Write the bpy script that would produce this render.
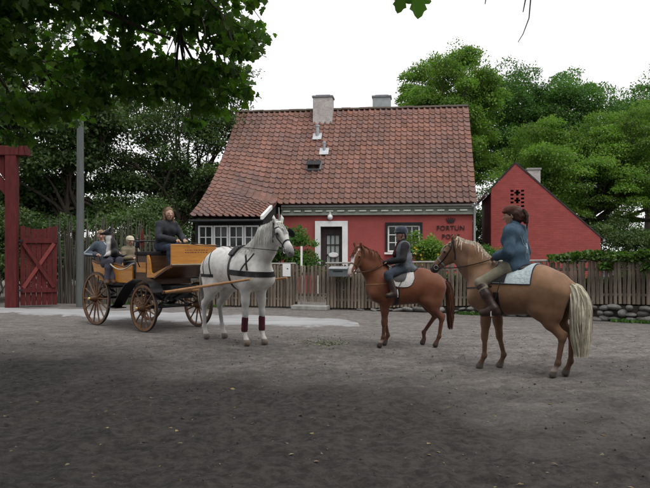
import bpy, bmesh, math, random
import numpy as np
from mathutils import Vector, Matrix
from mathutils.bvhtree import BVHTree

random.seed(7)
RNG = np.random.default_rng(7)
for o in list(bpy.data.objects):
    bpy.data.objects.remove(o, do_unlink=True)
scene = bpy.context.scene
COL = scene.collection
R = math.radians

# ------------------------------------------------------------------ camera
cam_d = bpy.data.cameras.new('camera')
cam = bpy.data.objects.new('camera', cam_d)
COL.objects.link(cam)
cam.location = (0, 0, 1.6)
cam.rotation_euler = (R(90), 0, 0)
cam_d.sensor_width = 36
cam_d.lens = 690 / 650 * 36
cam_d.shift_y = 6 / 650
cam_d.clip_start = 0.05
cam_d.clip_end = 1500
scene.camera = cam

# ------------------------------------------------------------------ sky and sun
SUN_EL, SUN_AZ = R(66), R(150)          # high, soft, behind the photographer
world = bpy.data.worlds.new('World')
scene.world = world
world.use_nodes = True
nt = world.node_tree
nt.nodes.clear()
w_out = nt.nodes.new('ShaderNodeOutputWorld')
w_bg = nt.nodes.new('ShaderNodeBackground')
w_sky = nt.nodes.new('ShaderNodeTexSky')
w_sky.sky_type = 'NISHITA'
w_sky.sun_disc = False
w_sky.sun_elevation = SUN_EL
w_sky.sun_rotation = SUN_AZ
w_geo = nt.nodes.new('ShaderNodeTexCoord')
w_noise = nt.nodes.new('ShaderNodeTexNoise')
w_noise.inputs['Scale'].default_value = 1.6
w_noise.inputs['Detail'].default_value = 5
w_ramp = nt.nodes.new('ShaderNodeValToRGB')
w_ramp.color_ramp.elements[0].position = 0.30
w_ramp.color_ramp.elements[0].color = (0.62, 0.62, 0.62, 1)
w_ramp.color_ramp.elements[1].position = 0.52
w_ramp.color_ramp.elements[1].color = (1, 1, 1, 1)
w_mix = nt.nodes.new('ShaderNodeMixRGB')
w_mix.inputs[2].default_value = (8.7, 8.55, 8.85, 1)
w_bg.inputs['Strength'].default_value = 0.1
nt.links.new(w_geo.outputs['Generated'], w_noise.inputs['Vector'])
nt.links.new(w_noise.outputs['Fac'], w_ramp.inputs['Fac'])
nt.links.new(w_ramp.outputs['Color'], w_mix.inputs['Fac'])
nt.links.new(w_sky.outputs['Color'], w_mix.inputs[1])
nt.links.new(w_mix.outputs['Color'], w_bg.inputs['Color'])
nt.links.new(w_bg.outputs['Background'], w_out.inputs['Surface'])

sun_d = bpy.data.lights.new('sun', 'SUN')
sun_d.energy = 1.5
sun_d.angle = R(38)
sun_d.color = (1, 0.97, 0.92)
sun = bpy.data.objects.new('sun', sun_d)
COL.objects.link(sun)
sdir = Vector((math.sin(SUN_AZ) * math.cos(SUN_EL), math.cos(SUN_AZ) * math.cos(SUN_EL), math.sin(SUN_EL)))
sun.rotation_euler = sdir.to_track_quat('Z', 'Y').to_euler()
sun.location = (0, -5, 30)

scene.view_settings.view_transform = 'Standard'
scene.view_settings.look = 'None'
scene.view_settings.gamma = 1
scene.view_settings.exposure = 0.42
scene.view_settings.use_curve_mapping = False
scene.render.resolution_x = 1024
scene.render.resolution_y = 769
try:
    scene.cycles.max_bounces = 6
    scene.cycles.transparent_max_bounces = 6
except Exception:
    pass

# ------------------------------------------------------------------ materials
MATS = {}
def mat(name, col, rough=0.75, var=0.25, scale=6.0, bump=0.15, bscale=40.0, attr=None, metal=0.0,
        spec=0.3, col2=None, stretch=None, transl=0.0, detail=6.0, coords='Object', rnd=0.0, sheen=0.0):
    """procedural material: base colour broken up by two noises, fine relief, optional point colours"""
    if name in MATS:
        return MATS[name]
    m = bpy.data.materials.new(name)
    m.use_nodes = True
    t = m.node_tree
    b = t.nodes['Principled BSDF']
    b.inputs['Roughness'].default_value = rough
    b.inputs['Metallic'].default_value = metal
    b.inputs['Specular IOR Level'].default_value = spec
    if sheen:
        b.inputs['Sheen Weight'].default_value = sheen
    tc = t.nodes.new('ShaderNodeTexCoord')
    src = tc.outputs['Object']
    if coords == 'World':
        g = t.nodes.new('ShaderNodeNewGeometry')
        src = g.outputs['Position']
    if stretch:
        mp = t.nodes.new('ShaderNodeMapping')
        mp.inputs['Scale'].default_value = stretch
        t.links.new(src, mp.inputs['Vector'])
        src = mp.outputs['Vector']
    n1 = t.nodes.new('ShaderNodeTexNoise')
    n1.inputs['Scale'].default_value = scale
    n1.inputs['Detail'].default_value = detail
    n1.inputs['Roughness'].default_value = 0.65
    t.links.new(src, n1.inputs['Vector'])
    c1 = t.nodes.new('ShaderNodeMixRGB')
    if col2 is None:
        col2 = tuple(c * (1 - var) for c in col)
        c1.inputs[2].default_value = (*[min(1, c * (1 + var)) for c in col], 1)
    else:
        c1.inputs[2].default_value = (*col, 1)
    c1.inputs[1].default_value = (*col2, 1)
    rp = t.nodes.new('ShaderNodeValToRGB')
    rp.color_ramp.elements[0].position = 0.33
    rp.color_ramp.elements[1].position = 0.67
    t.links.new(n1.outputs['Fac'], rp.inputs['Fac'])
    t.links.new(rp.outputs['Color'], c1.inputs['Fac'])
    cur = c1.outputs['Color']
    if attr:
        at = t.nodes.new('ShaderNodeAttribute')
        at.attribute_name = attr
        mu = t.nodes.new('ShaderNodeMixRGB')
        mu.blend_type = 'MULTIPLY'
        mu.inputs['Fac'].default_value = 1
        t.links.new(cur, mu.inputs[1])
        t.links.new(at.outputs['Color'], mu.inputs[2])
        cur = mu.outputs['Color']
    if rnd:
        oi = t.nodes.new('ShaderNodeObjectInfo')
        mr = t.nodes.new('ShaderNodeMapRange')
        mr.inputs['To Min'].default_value = 1 - rnd
        mr.inputs['To Max'].default_value = 1 + rnd
        t.links.new(oi.outputs['Random'], mr.inputs['Value'])
        mu = t.nodes.new('ShaderNodeMixRGB')
        mu.blend_type = 'MULTIPLY'
        mu.inputs['Fac'].default_value = 1
        t.links.new(cur, mu.inputs[1])
        t.links.new(mr.outputs['Result'], mu.inputs[2])
        cur = mu.outputs['Color']
    t.links.new(cur, b.inputs['Base Color'])
    if bump:
        n2 = t.nodes.new('ShaderNodeTexNoise')
        n2.inputs['Scale'].default_value = bscale
        n2.inputs['Detail'].default_value = 5
        t.links.new(src, n2.inputs['Vector'])
        bp = t.nodes.new('ShaderNodeBump')
        bp.inputs['Strength'].default_value = bump
        bp.inputs['Distance'].default_value = 0.02
        t.links.new(n2.outputs['Fac'], bp.inputs['Height'])
        t.links.new(bp.outputs['Normal'], b.inputs['Normal'])
    if transl:
        tr = t.nodes.new('ShaderNodeBsdfTranslucent')
        br = t.nodes.new('ShaderNodeMixRGB')
        br.blend_type = 'MULTIPLY'
        br.inputs['Fac'].default_value = 1
        br.inputs[2].default_value = (1.5, 1.9, 0.7, 1)
        t.links.new(cur, br.inputs[1])
        t.links.new(br.outputs['Color'], tr.inputs['Color'])
        mx = t.nodes.new('ShaderNodeMixShader')
        mx.inputs['Fac'].default_value = transl
        t.links.new(b.outputs['BSDF'], mx.inputs[1])
        t.links.new(tr.outputs['BSDF'], mx.inputs[2])
        t.links.new(mx.outputs['Shader'], t.nodes['Material Output'].inputs['Surface'])
    MATS[name] = m
    return m

def glass_mat():
    m = bpy.data.materials.new('window_glass')
    m.use_nodes = True
    t = m.node_tree
    b = t.nodes['Principled BSDF']
    b.inputs['Base Color'].default_value = (0.02, 0.025, 0.025, 1)
    b.inputs['Roughness'].default_value = 0.06
    b.inputs['Specular IOR Level'].default_value = 0.5
    n = t.nodes.new('ShaderNodeTexNoise')
    n.inputs['Scale'].default_value = 3.0
    bp = t.nodes.new('ShaderNodeBump')
    bp.inputs['Strength'].default_value = 0.06
    t.links.new(n.outputs['Fac'], bp.inputs['Height'])
    t.links.new(bp.outputs['Normal'], b.inputs['Normal'])
    return m
GLASS = glass_mat()

# ------------------------------------------------------------------ object helpers
def empty(name, loc=(0, 0, 0), rz=0.0, label=None, cat=None, group=None, parent=None):
    o = bpy.data.objects.new(name, None)
    COL.objects.link(o)
    o.empty_display_size = 0.3
    o.location = loc
    o.rotation_euler = (0, 0, rz)
    if parent:
        o.parent = parent
    tag(o, label, cat, group)
    return o

def tag(o, label=None, cat=None, group=None, kind=None):
    if label: o['label'] = label
    if cat: o['category'] = cat
    if group: o['group'] = group
    if kind: o['kind'] = kind
    return o

def link(name, me, material, parent=None, loc=None, smooth=False):
    o = bpy.data.objects.new(name, me)
    COL.objects.link(o)
    if material is not None and not me.materials:
        me.materials.append(material)
    if parent: o.parent = parent
    if loc is not None: o.location = loc
    if smooth:
        me.polygons.foreach_set('use_smooth', np.ones(len(me.polygons), bool))
    return o

def set_attr(me, cols, name='tint'):
    a = me.color_attributes.new(name, 'FLOAT_COLOR', 'POINT')
    c = np.ones((len(me.vertices), 4), np.float32)
    c[:, :3] = cols
    a.data.foreach_set('color', c.ravel())

def np_mesh(name, verts, faces):
    """mesh from numpy arrays, all faces the same size"""
    me = bpy.data.meshes.new(name)
    nf, k = faces.shape
    me.vertices.add(len(verts))
    me.vertices.foreach_set('co', np.asarray(verts, np.float32).ravel())
    me.loops.add(nf * k)
    me.loops.foreach_set('vertex_index', faces.astype(np.int32).ravel())
    me.polygons.add(nf)
    me.polygons.foreach_set('loop_start', np.arange(0, nf * k, k, dtype=np.int32))
    me.polygons.foreach_set('loop_total', np.full(nf, k, np.int32))
    me.update(calc_edges=True)
    return me

class MB:
    """collects shapes of one part into one mesh"""
    def __init__(s): s.v = []; s.f = []
    def raw(s, v, f):
        n = len(s.v)
        s.v += [tuple(p) for p in v]
        s.f += [tuple(i + n for i in q) for q in f]
        return s
    def box(s, c, d, rot=None, bev=0.0):
        hx, hy, hz = d[0] / 2, d[1] / 2, d[2] / 2
        if bev <= 0:
            pts = [Vector((x * hx, y * hy, z * hz)) for z in (-1, 1) for y in (-1, 1) for x in (-1, 1)]
            fs = [(0, 2, 3, 1), (4, 5, 7, 6), (0, 1, 5, 4), (2, 6, 7, 3), (0, 4, 6, 2), (1, 3, 7, 5)]
        else:
            bm = bmesh.new()
            bmesh.ops.create_cube(bm, size=1)
            for q in bm.verts: q.co = Vector((q.co.x * d[0], q.co.y * d[1], q.co.z * d[2]))
            bmesh.ops.bevel(bm, geom=list(bm.edges), offset=bev, segments=2, affect='EDGES', profile=0.6)
            bm.verts.index_update()
            pts = [q.co.copy() for q in bm.verts]
            fs = [tuple(q.index for q in f.verts) for f in bm.faces]
            bm.free()
        if rot is not None: pts = [rot @ p for p in pts]
        c = Vector(c)
        return s.raw([p + c for p in pts], fs)
    def tube(s, pts, rad, n=8, cap=True, flat=1.0, up=None):
        pts = [Vector(p) for p in pts]
        if not hasattr(rad, '__len__'): rad = [rad] * len(pts)
        vs, fs = [], []
        prev = None
        for i, p in enumerate(pts):
            d = (pts[min(i + 1, len(pts) - 1)] - pts[max(i - 1, 0)])
            if d.length < 1e-9: d = Vector((0, 0, 1))
            d.normalize()
            if prev is None:
                a = Vector(up) if up is not None else (Vector((0, 0, 1)) if abs(d.z) < 0.9 else Vector((1, 0, 0)))
            else:
                a = prev
            e = (a - d * a.dot(d))
            if e.length < 1e-6: e = d.orthogonal()
            e.normalize()
            prev = e
            g = d.cross(e)
            for k in range(n):
                th = 2 * math.pi * k / n
                vs.append(p + e * (math.cos(th) * rad[i] * flat) + g * (math.sin(th) * rad[i]))
        for i in range(len(pts) - 1):
            for k in range(n):
                a0 = i * n + k; a1 = i * n + (k + 1) % n
                fs.append((a0, a1, a1 + n, a0 + n))
        if cap:
            fs.append(tuple(reversed(range(n))))
            fs.append(tuple(range((len(pts) - 1) * n, len(pts) * n)))
        return s.raw(vs, fs)
    def prism(s, poly, axis, a, b):
        """extrude a 2-D polygon along an axis: axis 'x' takes (y,z), 'y' takes (x,z), 'z' takes (x,y)"""
        def P(p, t):
            return {'x': (t, p[0], p[1]), 'y': (p[0], t, p[1]), 'z': (p[0], p[1], t)}[axis]
        n = len(poly)
        vs = [P(p, a) for p in poly] + [P(p, b) for p in poly]
        fs = [tuple(range(n)), tuple(reversed(range(n, 2 * n)))]
        fs += [(i, i + n, (i + 1) % n + n, (i + 1) % n) for i in range(n)]
        return s.raw(vs, fs)
    def lathe(s, prof, c=(0, 0, 0), n=20, axis='z'):
        vs, fs = [], []
        for r, h in prof:
            for k in range(n):
                th = 2 * math.pi * k / n
                x, y = r * math.cos(th), r * math.sin(th)
                p = {'z': (x, y, h), 'y': (x, h, y), 'x': (h, x, y)}[axis]
                vs.append((p[0] + c[0], p[1] + c[1], p[2] + c[2]))
        for i in range(len(prof) - 1):
            for k in range(n):
                a0 = i * n + k; a1 = i * n + (k + 1) % n
                fs.append((a0, a1, a1 + n, a0 + n))
        fs.append(tuple(reversed(range(n))))
        fs.append(tuple(range((len(prof) - 1) * n, len(prof) * n)))
        return s.raw(vs, fs)
    def mesh(s, name, smooth=False):
        me = bpy.data.meshes.new(name)
        me.from_pydata([tuple(v) for v in s.v], [], s.f)
        bm = bmesh.new(); bm.from_mesh(me)
        bmesh.ops.recalc_face_normals(bm, faces=list(bm.faces))
        bm.to_mesh(me); bm.free()
        if smooth:
            me.polygons.foreach_set('use_smooth', np.ones(len(me.polygons), bool))
            try: me.set_sharp_from_angle(angle=R(45))
            except Exception: pass
        return me
    def build(s, name, material, parent=None, loc=None, smooth=False):
        return link(name, s.mesh(name, smooth), material, parent, loc)

# ------------------------------------------------------------------ noise and leaves
def vnoise(x, y, sc, seed):
    r = np.random.default_rng(seed)
    L = r.random((256, 256)).astype(np.float32)
    fx, fy = x / sc, y / sc
    ix, iy = np.floor(fx).astype(int), np.floor(fy).astype(int)
    tx, ty = fx - ix, fy - iy
    tx = tx * tx * (3 - 2 * tx); ty = ty * ty * (3 - 2 * ty)
    g = lambda a, b: L[a % 256, b % 256]
    return ((g(ix, iy) * (1 - tx) + g(ix + 1, iy) * tx) * (1 - ty) +
            (g(ix, iy + 1) * (1 - tx) + g(ix + 1, iy + 1) * tx) * ty)

LEAF_SIMPLE = (np.array([(0, 0, 0), (0.30, 0.45, 0.07), (0, 1.0, -0.04), (-0.30, 0.45, 0.07)], float), [(0, 1, 2, 3)])
_half = [(0.0, 0.0), (0.08, 0.07), (0.25, 0.00), (0.31, 0.09), (0.23, 0.19), (0.44, 0.24), (0.50, 0.38), (0.42, 0.47), (0.26, 0.47), (0.34, 0.66), (0.22, 0.74), (0.15, 0.90)]
LEAF_MAPLE = (np.array([(x, y, 0.10 * x + 0.03 * math.sin(9 * y)) for x, y in _half] + [(0, 1.0, -0.06)] +
                       [(-x, y, 0.10 * x) for x, y in reversed(_half[1:])], float), [tuple(range(24))])

def leaf_frames(nrm, tipdir, n):
    """rotation matrices whose local y follows tipdir and local z the leaf normal"""
    y = tipdir / np.linalg.norm(tipdir, axis=1, keepdims=True)
    z = nrm - y * np.sum(nrm * y, axis=1, keepdims=True)
    z /= (np.linalg.norm(z, axis=1, keepdims=True) + 1e-9)
    x = np.cross(y, z)
    return np.stack([x, y, z], axis=2)

def leaves_mesh(name, tmpl, pos, frames, size, tint):
    tv, tf = tmpl
    m = len(tv)
    n = len(pos)
    v = np.einsum('nij,mj->nmi', frames, tv) * size[:, None, None] + pos[:, None, :]
    faces = np.concatenate([np.arange(n)[:, None] * m + np.array(f)[None, :] for f in tf], axis=0)
    me = np_mesh(name, v.reshape(-1, 3), faces)
    set_attr(me, np.repeat(tint, m, axis=0))
    return me

def tints(n, spread=0.3, warm=0.15, rng=RNG):
    b = 1 + spread * (rng.random(n) * 2 - 1)
    w = 1 + warm * (rng.random(n) * 2 - 1)
    return np.stack([b * w, b, b * (1 - 0.3 * rng.random(n))], axis=1)

def clump_leaves(clumps, n, size, up=0.5, rng=RNG, shell=0.55):
    """leaf positions through the volume of ellipsoid clumps, denser near the skin"""
    cl = np.array(clumps, float)           # x y z rx ry rz
    w = cl[:, 3] * cl[:, 4] + cl[:, 3] * cl[:, 5] + cl[:, 4] * cl[:, 5]
    idx = rng.choice(len(cl), n, p=w / w.sum())
    d = rng.normal(size=(n, 3))
    d /= np.linalg.norm(d, axis=1, keepdims=True)
    d[:, 2] = np.where(d[:, 2] < -0.25, -d[:, 2] * 0.7, d[:, 2])
    d /= np.linalg.norm(d, axis=1, keepdims=True)
    r = shell + (1.08 - shell) * rng.random(n) ** 0.6
    lump = 1 + 0.18 * np.sin(7 * d[:, 0] + idx) * np.sin(6 * d[:, 1] + 2.1 * idx) + 0.12 * np.sin(13 * d[:, 2] + 5 * d[:, 0] + idx)
    p = cl[idx, :3] + d * cl[idx, 3:6] * (r * lump)[:, None]
    nr = d * 0.6 + rng.normal(size=(n, 3)) * 0.55 + np.array([0, 0, up])
    tip = rng.normal(size=(n, 3)) * 0.8 + d * 0.7 + np.array([0, 0, -0.25])
    return p, leaf_frames(nr, tip, n), size * (0.65 + 0.7 * rng.random(n)), idx

def curve_pts(a, b, n, wob, rng, sag=0.0):
    a, b = np.array(a, float), np.array(b, float)
    out = []
    ph = rng.random(6) * 6.28
    L = np.linalg.norm(b - a)
    for i in range(n + 1):
        t = i / n
        e = math.sin(math.pi * t)
        o = np.array([math.sin(3 * t + ph[0]) + 0.5 * math.sin(8 * t + ph[1]), math.sin(3.4 * t + ph[2]) + .5 * math.sin(7 * t + ph[3]), 0.6 * math.sin(4 * t + ph[4])])
        out.append(a + (b - a) * t + o * wob * L * e + np.array([0, 0, -sag * 4 * t * (1 - t)]))
    return out

# ------------------------------------------------------------------ ground
def axis_vals(lo, hi, step, far_lo, far_hi):
    a = list(np.arange(lo, hi + 1e-6, step))
    d, x = step, lo
    L = []
    while x > far_lo:
        d *= 1.35; x -= d; L.append(x)
    d, x = step, a[-1]
    Hh = []
    while x < far_hi:
        d *= 1.35; x += d; Hh.append(x)
    return np.array(L[::-1] + a + Hh)

def ground_height(x, y):
    near = np.clip((13.5 - y) / 2.0, 0, 1) * np.clip((11 - np.abs(x)) / 2, 0, 1) * np.clip((y + 1) / 1.5, 0, 1)
    h = (vnoise(x, y, 1.7, 1) - .5) * .03 + (vnoise(x, y, .42, 2) - .5) * .034 + (vnoise(x, y, .17, 3) - .5) * .036 + (vnoise(x, y, .085, 4) - .5) * .022
    pr = vnoise(x * 1.0, y * .8, .20, 5)
    h = h - np.clip(pr - .70, 0, 1) * .13
    return h * near

def make_ground():
    xs = axis_vals(-9.0, 9.0, 0.055, -400, 400)
    ys = axis_vals(2.2, 13.6, 0.05, -300, 700)
    X, Y = np.meshgrid(xs, ys, indexing='ij')
    Z = ground_height(X, Y)
    pr = np.random.default_rng(55)                   # hoof prints trodden into the dirt
    for q in range(520):
        py = 4.5 + 8.6 * pr.random() ** .8; px = (pr.random() * 2 - 1) * min(8.5, py * .55)
        i0, i1 = np.searchsorted(xs, [px - .2, px + .2]); j0, j1 = np.searchsorted(ys, [py - .2, py + .2])
        if i1 <= i0 or j1 <= j0: continue
        d = np.hypot(X[i0:i1, j0:j1] - px, Y[i0:i1, j0:j1] - py)
        Z[i0:i1, j0:j1] += -.022 * pr.random() * np.exp(-(d / .055) ** 2) + .010 * np.exp(-((d - .105) / .03) ** 2)
    v = np.stack([X, Y, Z], -1).reshape(-1, 3)
    nx, ny = len(xs), len(ys)
    i, j = np.meshgrid(np.arange(nx - 1), np.arange(ny - 1), indexing='ij')
    a = (i * ny + j).ravel()
    f = np.stack([a, a + ny, a + ny + 1, a + 1], 1)
    me = np_mesh('ground', v, f)
    # kind of soil: dark trampled riding dirt in front, pale gravel towards the cottage
    t = np.clip((v[:, 1] - 6.6 - 0.40 * np.clip(-v[:, 0], -4, 12) + (vnoise(v[:, 0], v[:, 1], 1.9, 11) - .5) * 4.2 + (vnoise(v[:, 0], v[:, 1], .5, 12) - .5) * 2.2) / 5.5, 0, 1)
    t = t * np.where(v[:, 1] > 40, 0, 1)
    set_attr(me, np.stack([t, t, t], 1), 'gravel')
    m = bpy.data.materials.new('dirt_ground')
    m.use_nodes = True
    T = m.node_tree; b = T.nodes['Principled BSDF']
    b.inputs['Roughness'].default_value = .93
    b.inputs['Specular IOR Level'].default_value = .2
    g = T.nodes.new('ShaderNodeNewGeometry')
    at = T.nodes.new('ShaderNodeAttribute'); at.attribute_name = 'gravel'
    def noise(sc, det=6, vec=None):
        n = T.nodes.new('ShaderNodeTexNoise')
        n.inputs['Scale'].default_value = sc; n.inputs['Detail'].default_value = det
        n.inputs['Roughness'].default_value = .7
        T.links.new(vec or g.outputs['Position'], n.inputs['Vector'])
        return n.outputs['Fac']
    def ramp(fac, p0, p1, c0, c1):
        r = T.nodes.new('ShaderNodeValToRGB')
        r.color_ramp.elements[0].position = p0; r.color_ramp.elements[1].position = p1
        r.color_ramp.elements[0].color = (*c0, 1); r.color_ramp.elements[1].color = (*c1, 1)
        T.links.new(fac, r.inputs['Fac']); return r.outputs['Color']
    def mix(fac, a_, b_, mode='MIX'):
        q = T.nodes.new('ShaderNodeMixRGB'); q.blend_type = mode
        if isinstance(fac, float): q.inputs['Fac'].default_value = fac
        else: T.links.new(fac, q.inputs['Fac'])
        T.links.new(a_, q.inputs[1]); T.links.new(b_, q.inputs[2]); return q.outputs['Color']
    mp = T.nodes.new('ShaderNodeMapping')
    mp.inputs['Scale'].default_value = (.45, 1.2, 1)
    mp.inputs['Rotation'].default_value = (0, 0, R(12))
    T.links.new(g.outputs['Position'], mp.inputs['Vector'])
    soil = ramp(noise(2.2), .3, .7, (.026, .023, .021), (.064, .057, .052))
    soil = mix(.45, soil, ramp(noise(11), .40, .60, (.015, .014, .0135), (.088, .082, .077)))
    grav = ramp(noise(1.6, 7, mp.outputs['Vector']), .32, .68, (.125, .115, .105), (.275, .256, .238))
    grav = mix(.45, grav, ramp(noise(7), .40, .62, (.055, .049, .044), (.29, .27, .25)))
    mp2 = T.nodes.new('ShaderNodeMapping'); mp2.inputs['Scale'].default_value = (.7, 2.4, 1); mp2.inputs['Rotation'].default_value = (0, 0, R(-6))
    T.links.new(g.outputs['Position'], mp2.inputs['Vector'])
    churn = ramp(noise(2.6, 9, mp2.outputs['Vector']), .47, .60, (0, 0, 0), (1, 1, 1))
    dk = T.nodes.new('ShaderNodeRGB'); dk.outputs[0].default_value = (.062, .055, .050, 1)
    fz = T.nodes.new('ShaderNodeMath'); fz.operation = 'MULTIPLY'; fz.inputs[1].default_value = .6
    T.links.new(churn, fz.inputs[0])
    grav = mix(fz.outputs[0], grav, dk.outputs[0])
    grav = mix(.25, grav, ramp(noise(26), .40, .62, (.05, .045, .04), (.33, .31, .29)))
    c = mix(at.outputs['Fac'], soil, grav)
    speck = ramp(noise(55, 2), .66, .72, (0, 0, 0), (.05, .05, .05))
    c = mix(1.0, c, speck, 'ADD')
    T.links.new(c, b.inputs['Base Color'])
    n = T.nodes.new('ShaderNodeBump'); n.inputs['Strength'].default_value = 1.0; n.inputs['Distance'].default_value = .05
    n2 = T.nodes.new('ShaderNodeBump'); n2.inputs['Strength'].default_value = .5; n2.inputs['Distance'].default_value = .01
    T.links.new(noise(9, 8), n.inputs['Height'])
    T.links.new(noise(60, 4), n2.inputs['Height'])
    T.links.new(n.outputs['Normal'], n2.inputs['Normal'])
    T.links.new(n2.outputs['Normal'], b.inputs['Normal'])
    o = link('ground', me, m, smooth=True)
    tag(o, 'dark trampled dirt yard turning to pale gravel towards the fence', None, kind='structure')
    return o
make_ground()

def make_road():
    front = [(-30, 20.6), (-14, 18.9), (-8.4, 17.4), (-5.3, 15.9), (-2.0, 14.45), (.1, 13.95), (.95, 14.1)]
    back = [(-30, 25), (-14, 20.9), (-8.4, 19.2), (-5.3, 18.4), (-2.0, 17.2), (.1, 16.3), (1.3, 15.4)]
    n = 240
    F, B = np.array(front), np.array(back)
    xs = np.concatenate([np.linspace(-30, -9, 30), np.linspace(-9, 1.0, n)])
    rows = 9
    v = []
    for x in xs:
        y0 = np.interp(x, F[:, 0], F[:, 1]); y1 = np.interp(x, B[:, 0], B[:, 1])
        w = (vnoise(np.array([x]), np.array([0.0]), .6, 21)[0] - .5) * .5 + (vnoise(np.array([x]), np.array([0.0]), .15, 22)[0] - .5) * .22
        w2 = (vnoise(np.array([x]), np.array([5.0]), .5, 23)[0] - .5) * .5
        end = 1 if x < .3 else max(.08, 1 - ((x - .3) / .75) ** 2)
        ya, yb = y0 + w, y1 + w2
        c, hh = (ya + yb) / 2, (yb - ya) / 2 * end
        for k in range(rows):
            t = k / (rows - 1) * 2 - 1
            v.append((x, c + hh * t, (-.006 + .024 * (1 - t ** 4)) * (1 if x < .3 else max(0, 1 - (x - .3) / .5)) - (0 if x < .6 else .02 * (x - .6))))
    m = len(xs)
    f = [(i * rows + k, (i + 1) * rows + k, (i + 1) * rows + k + 1, i * rows + k + 1) for i in range(m - 1) for k in range(rows - 1)]
    me = np_mesh('road', np.array(v), np.array(f))
    ed = np.tile(np.abs(np.linspace(-1, 1, rows)), m)
    xx = np.repeat(xs, rows)
    set_attr(me, np.stack([np.clip(.15 + .80 * ed ** 2 + np.clip((xx - .1) / 1.1, 0, 1) * .6, 0, 1)] * 3, 1), 'edge')
    rm = mat('worn_asphalt', (.36, .365, .37), .9, col2=(.23, .23, .23), scale=1.3, bump=.3, bscale=50, coords='World', stretch=(.5, 1.6, 1))
    T = rm.node_tree; bs = T.nodes['Principled BSDF']
    old = bs.inputs['Base Color'].links[0].from_socket
    at = T.nodes.new('ShaderNodeAttribute'); at.attribute_name = 'edge'
    g = T.nodes.new('ShaderNodeNewGeometry'); nz = T.nodes.new('ShaderNodeTexNoise')
    nz.inputs['Scale'].default_value = 1.7; nz.inputs['Detail'].default_value = 9; nz.inputs['Roughness'].default_value = .72
    T.links.new(g.outputs['Position'], nz.inputs['Vector'])
    ad = T.nodes.new('ShaderNodeMath'); ad.operation = 'MULTIPLY_ADD'; ad.inputs[1].default_value = .55
    T.links.new(at.outputs['Fac'], ad.inputs[0]); T.links.new(nz.outputs['Fac'], ad.inputs[2])
    rp_ = T.nodes.new('ShaderNodeValToRGB'); rp_.color_ramp.elements[0].position = .78; rp_.color_ramp.elements[1].position = .90
    T.links.new(ad.outputs[0], rp_.inputs['Fac'])
    mx = T.nodes.new('ShaderNodeMixRGB'); mx.inputs[2].default_value = (.13, .12, .11, 1)
    T.links.new(rp_.outputs['Color'], mx.inputs['Fac']); T.links.new(old, mx.inputs[1]); T.links.new(mx.outputs['Color'], bs.inputs['Base Color'])
    o = link('road', me, rm, smooth=True)
    tag(o, 'strip of pale worn asphalt running behind the carriage', None, kind='structure')
make_road()

# ------------------------------------------------------------------ cottage
HO = Vector((1.07, 28.97, 0))
H_ROT = R(-7.4)
HL = 4.84
RIDGE = 7.48
house = empty('cottage', HO, H_ROT, 'red rendered cottage with steep red pantile roof, two chimneys and dark annex', 'house')
M_RED = mat('red_render', (.40, .094, .084), .88, col2=(.30, .072, .066), scale=1.1, bump=.5, bscale=16, detail=9)
M_WHITE = mat('white_paint', (.80, .81, .80), .6, var=.10, scale=3, bump=.08)
M_BLACKWOOD = mat('black_tarred_boards', (.028, .028, .030), .75, var=.3, stretch=(6, 6, 1), bump=.3)
M_TILE = mat('clay_pantile', (.235, .122, .094), .8, col2=(.155, .097, .084), scale=.55, bump=.25, bscale=30, attr='tint', coords='World', detail=8)
M_ZINC = mat('zinc', (.42, .44, .45), .45, var=.15, metal=.6, bump=.05)
M_CREAM_SHADED = mat('shaded_grey_green_limewash', (.25, .27, .235), .85, var=.2, scale=4, bump=.3)  # grey-green limewash darkened: shade between the dentils is put into the colour
M_DARKW = mat('dark_brown_wood', (.045, .035, .032), .7, var=.3, bump=.2)
M_CHIM = mat('whitewashed_brick', (.55, .53, .50), .9, col2=(.36, .33, .31), scale=5, bump=.6, bscale=18)
M_GREYCHIM = mat('grey_rendered_chimney', (.40, .43, .44), .9, col2=(.28, .30, .30), scale=4, bump=.3)
M_LEAD = mat('lead', (.20, .21, .22), .6, var=.2, metal=.3, bump=.1)
M_CURTAIN = mat('net_curtain', (.42, .46, .46), .9, var=.15, stretch=(14, 1, .6), bump=.2)
M_BLACKP = mat('black_paint', (.018, .018, .02), .6, var=.3, bump=.05)
M_STEP = mat('concrete', (.30, .30, .28), .9, var=.25, scale=5, bump=.4)

WY = -3.75                                     # wall plane, local
WT = 2.94
# front wall with door and window openings, pieces butted end to end
door_x0, door_x1, door_h = -.76, .06, 2.46
win_x0, win_x1, win_z0, win_z1 = 1.69, 2.87, 1.52, 2.50
mb = MB()
def wallpiece(x0, x1, z0, z1): mb.box(((x0 + x1) / 2, WY + .15, (z0 + z1) / 2), (x1 - x0, .30, z1 - z0))
wallpiece(-HL + .1, door_x0, 0, WT)
wallpiece(door_x0, door_x1, door_h, WT)
wallpiece(door_x1, win_x0, 0, WT)
wallpiece(win_x0, win_x1, 0, win_z0)
wallpiece(win_x0, win_x1, win_z1, WT)
wallpiece(win_x1, HL - .12, 0, WT)
mb.build('front_wall', M_RED, house)
# gable ends and back
for sx in (-1, 1):
    x0 = sx * (HL - .12) - (.3 if sx > 0 else 0) + (0 if sx > 0 else 0)
    mb = MB()
    mb.prism([(WY + .301, 0), (4.0, 0), (4.0, 2.95), (0, 7.25), (WY + .301, 3.28)], 'x', x0, x0 + .3)
    mb.build('gable_wall', M_RED, house)
mb = MB(); mb.box((0, 3.85, 1.475), (2 * HL - .9, .28, 2.95)); mb.build('back_wall', M_RED, house)
# dark room behind the openings
mb = MB(); mb.box((1.6, WY + 1.6, 1.5), (6.0, .05, 2.9)); mb.build('inner_wall', mat('dim_interior', (.10, .09, .08), .9), house)

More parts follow.
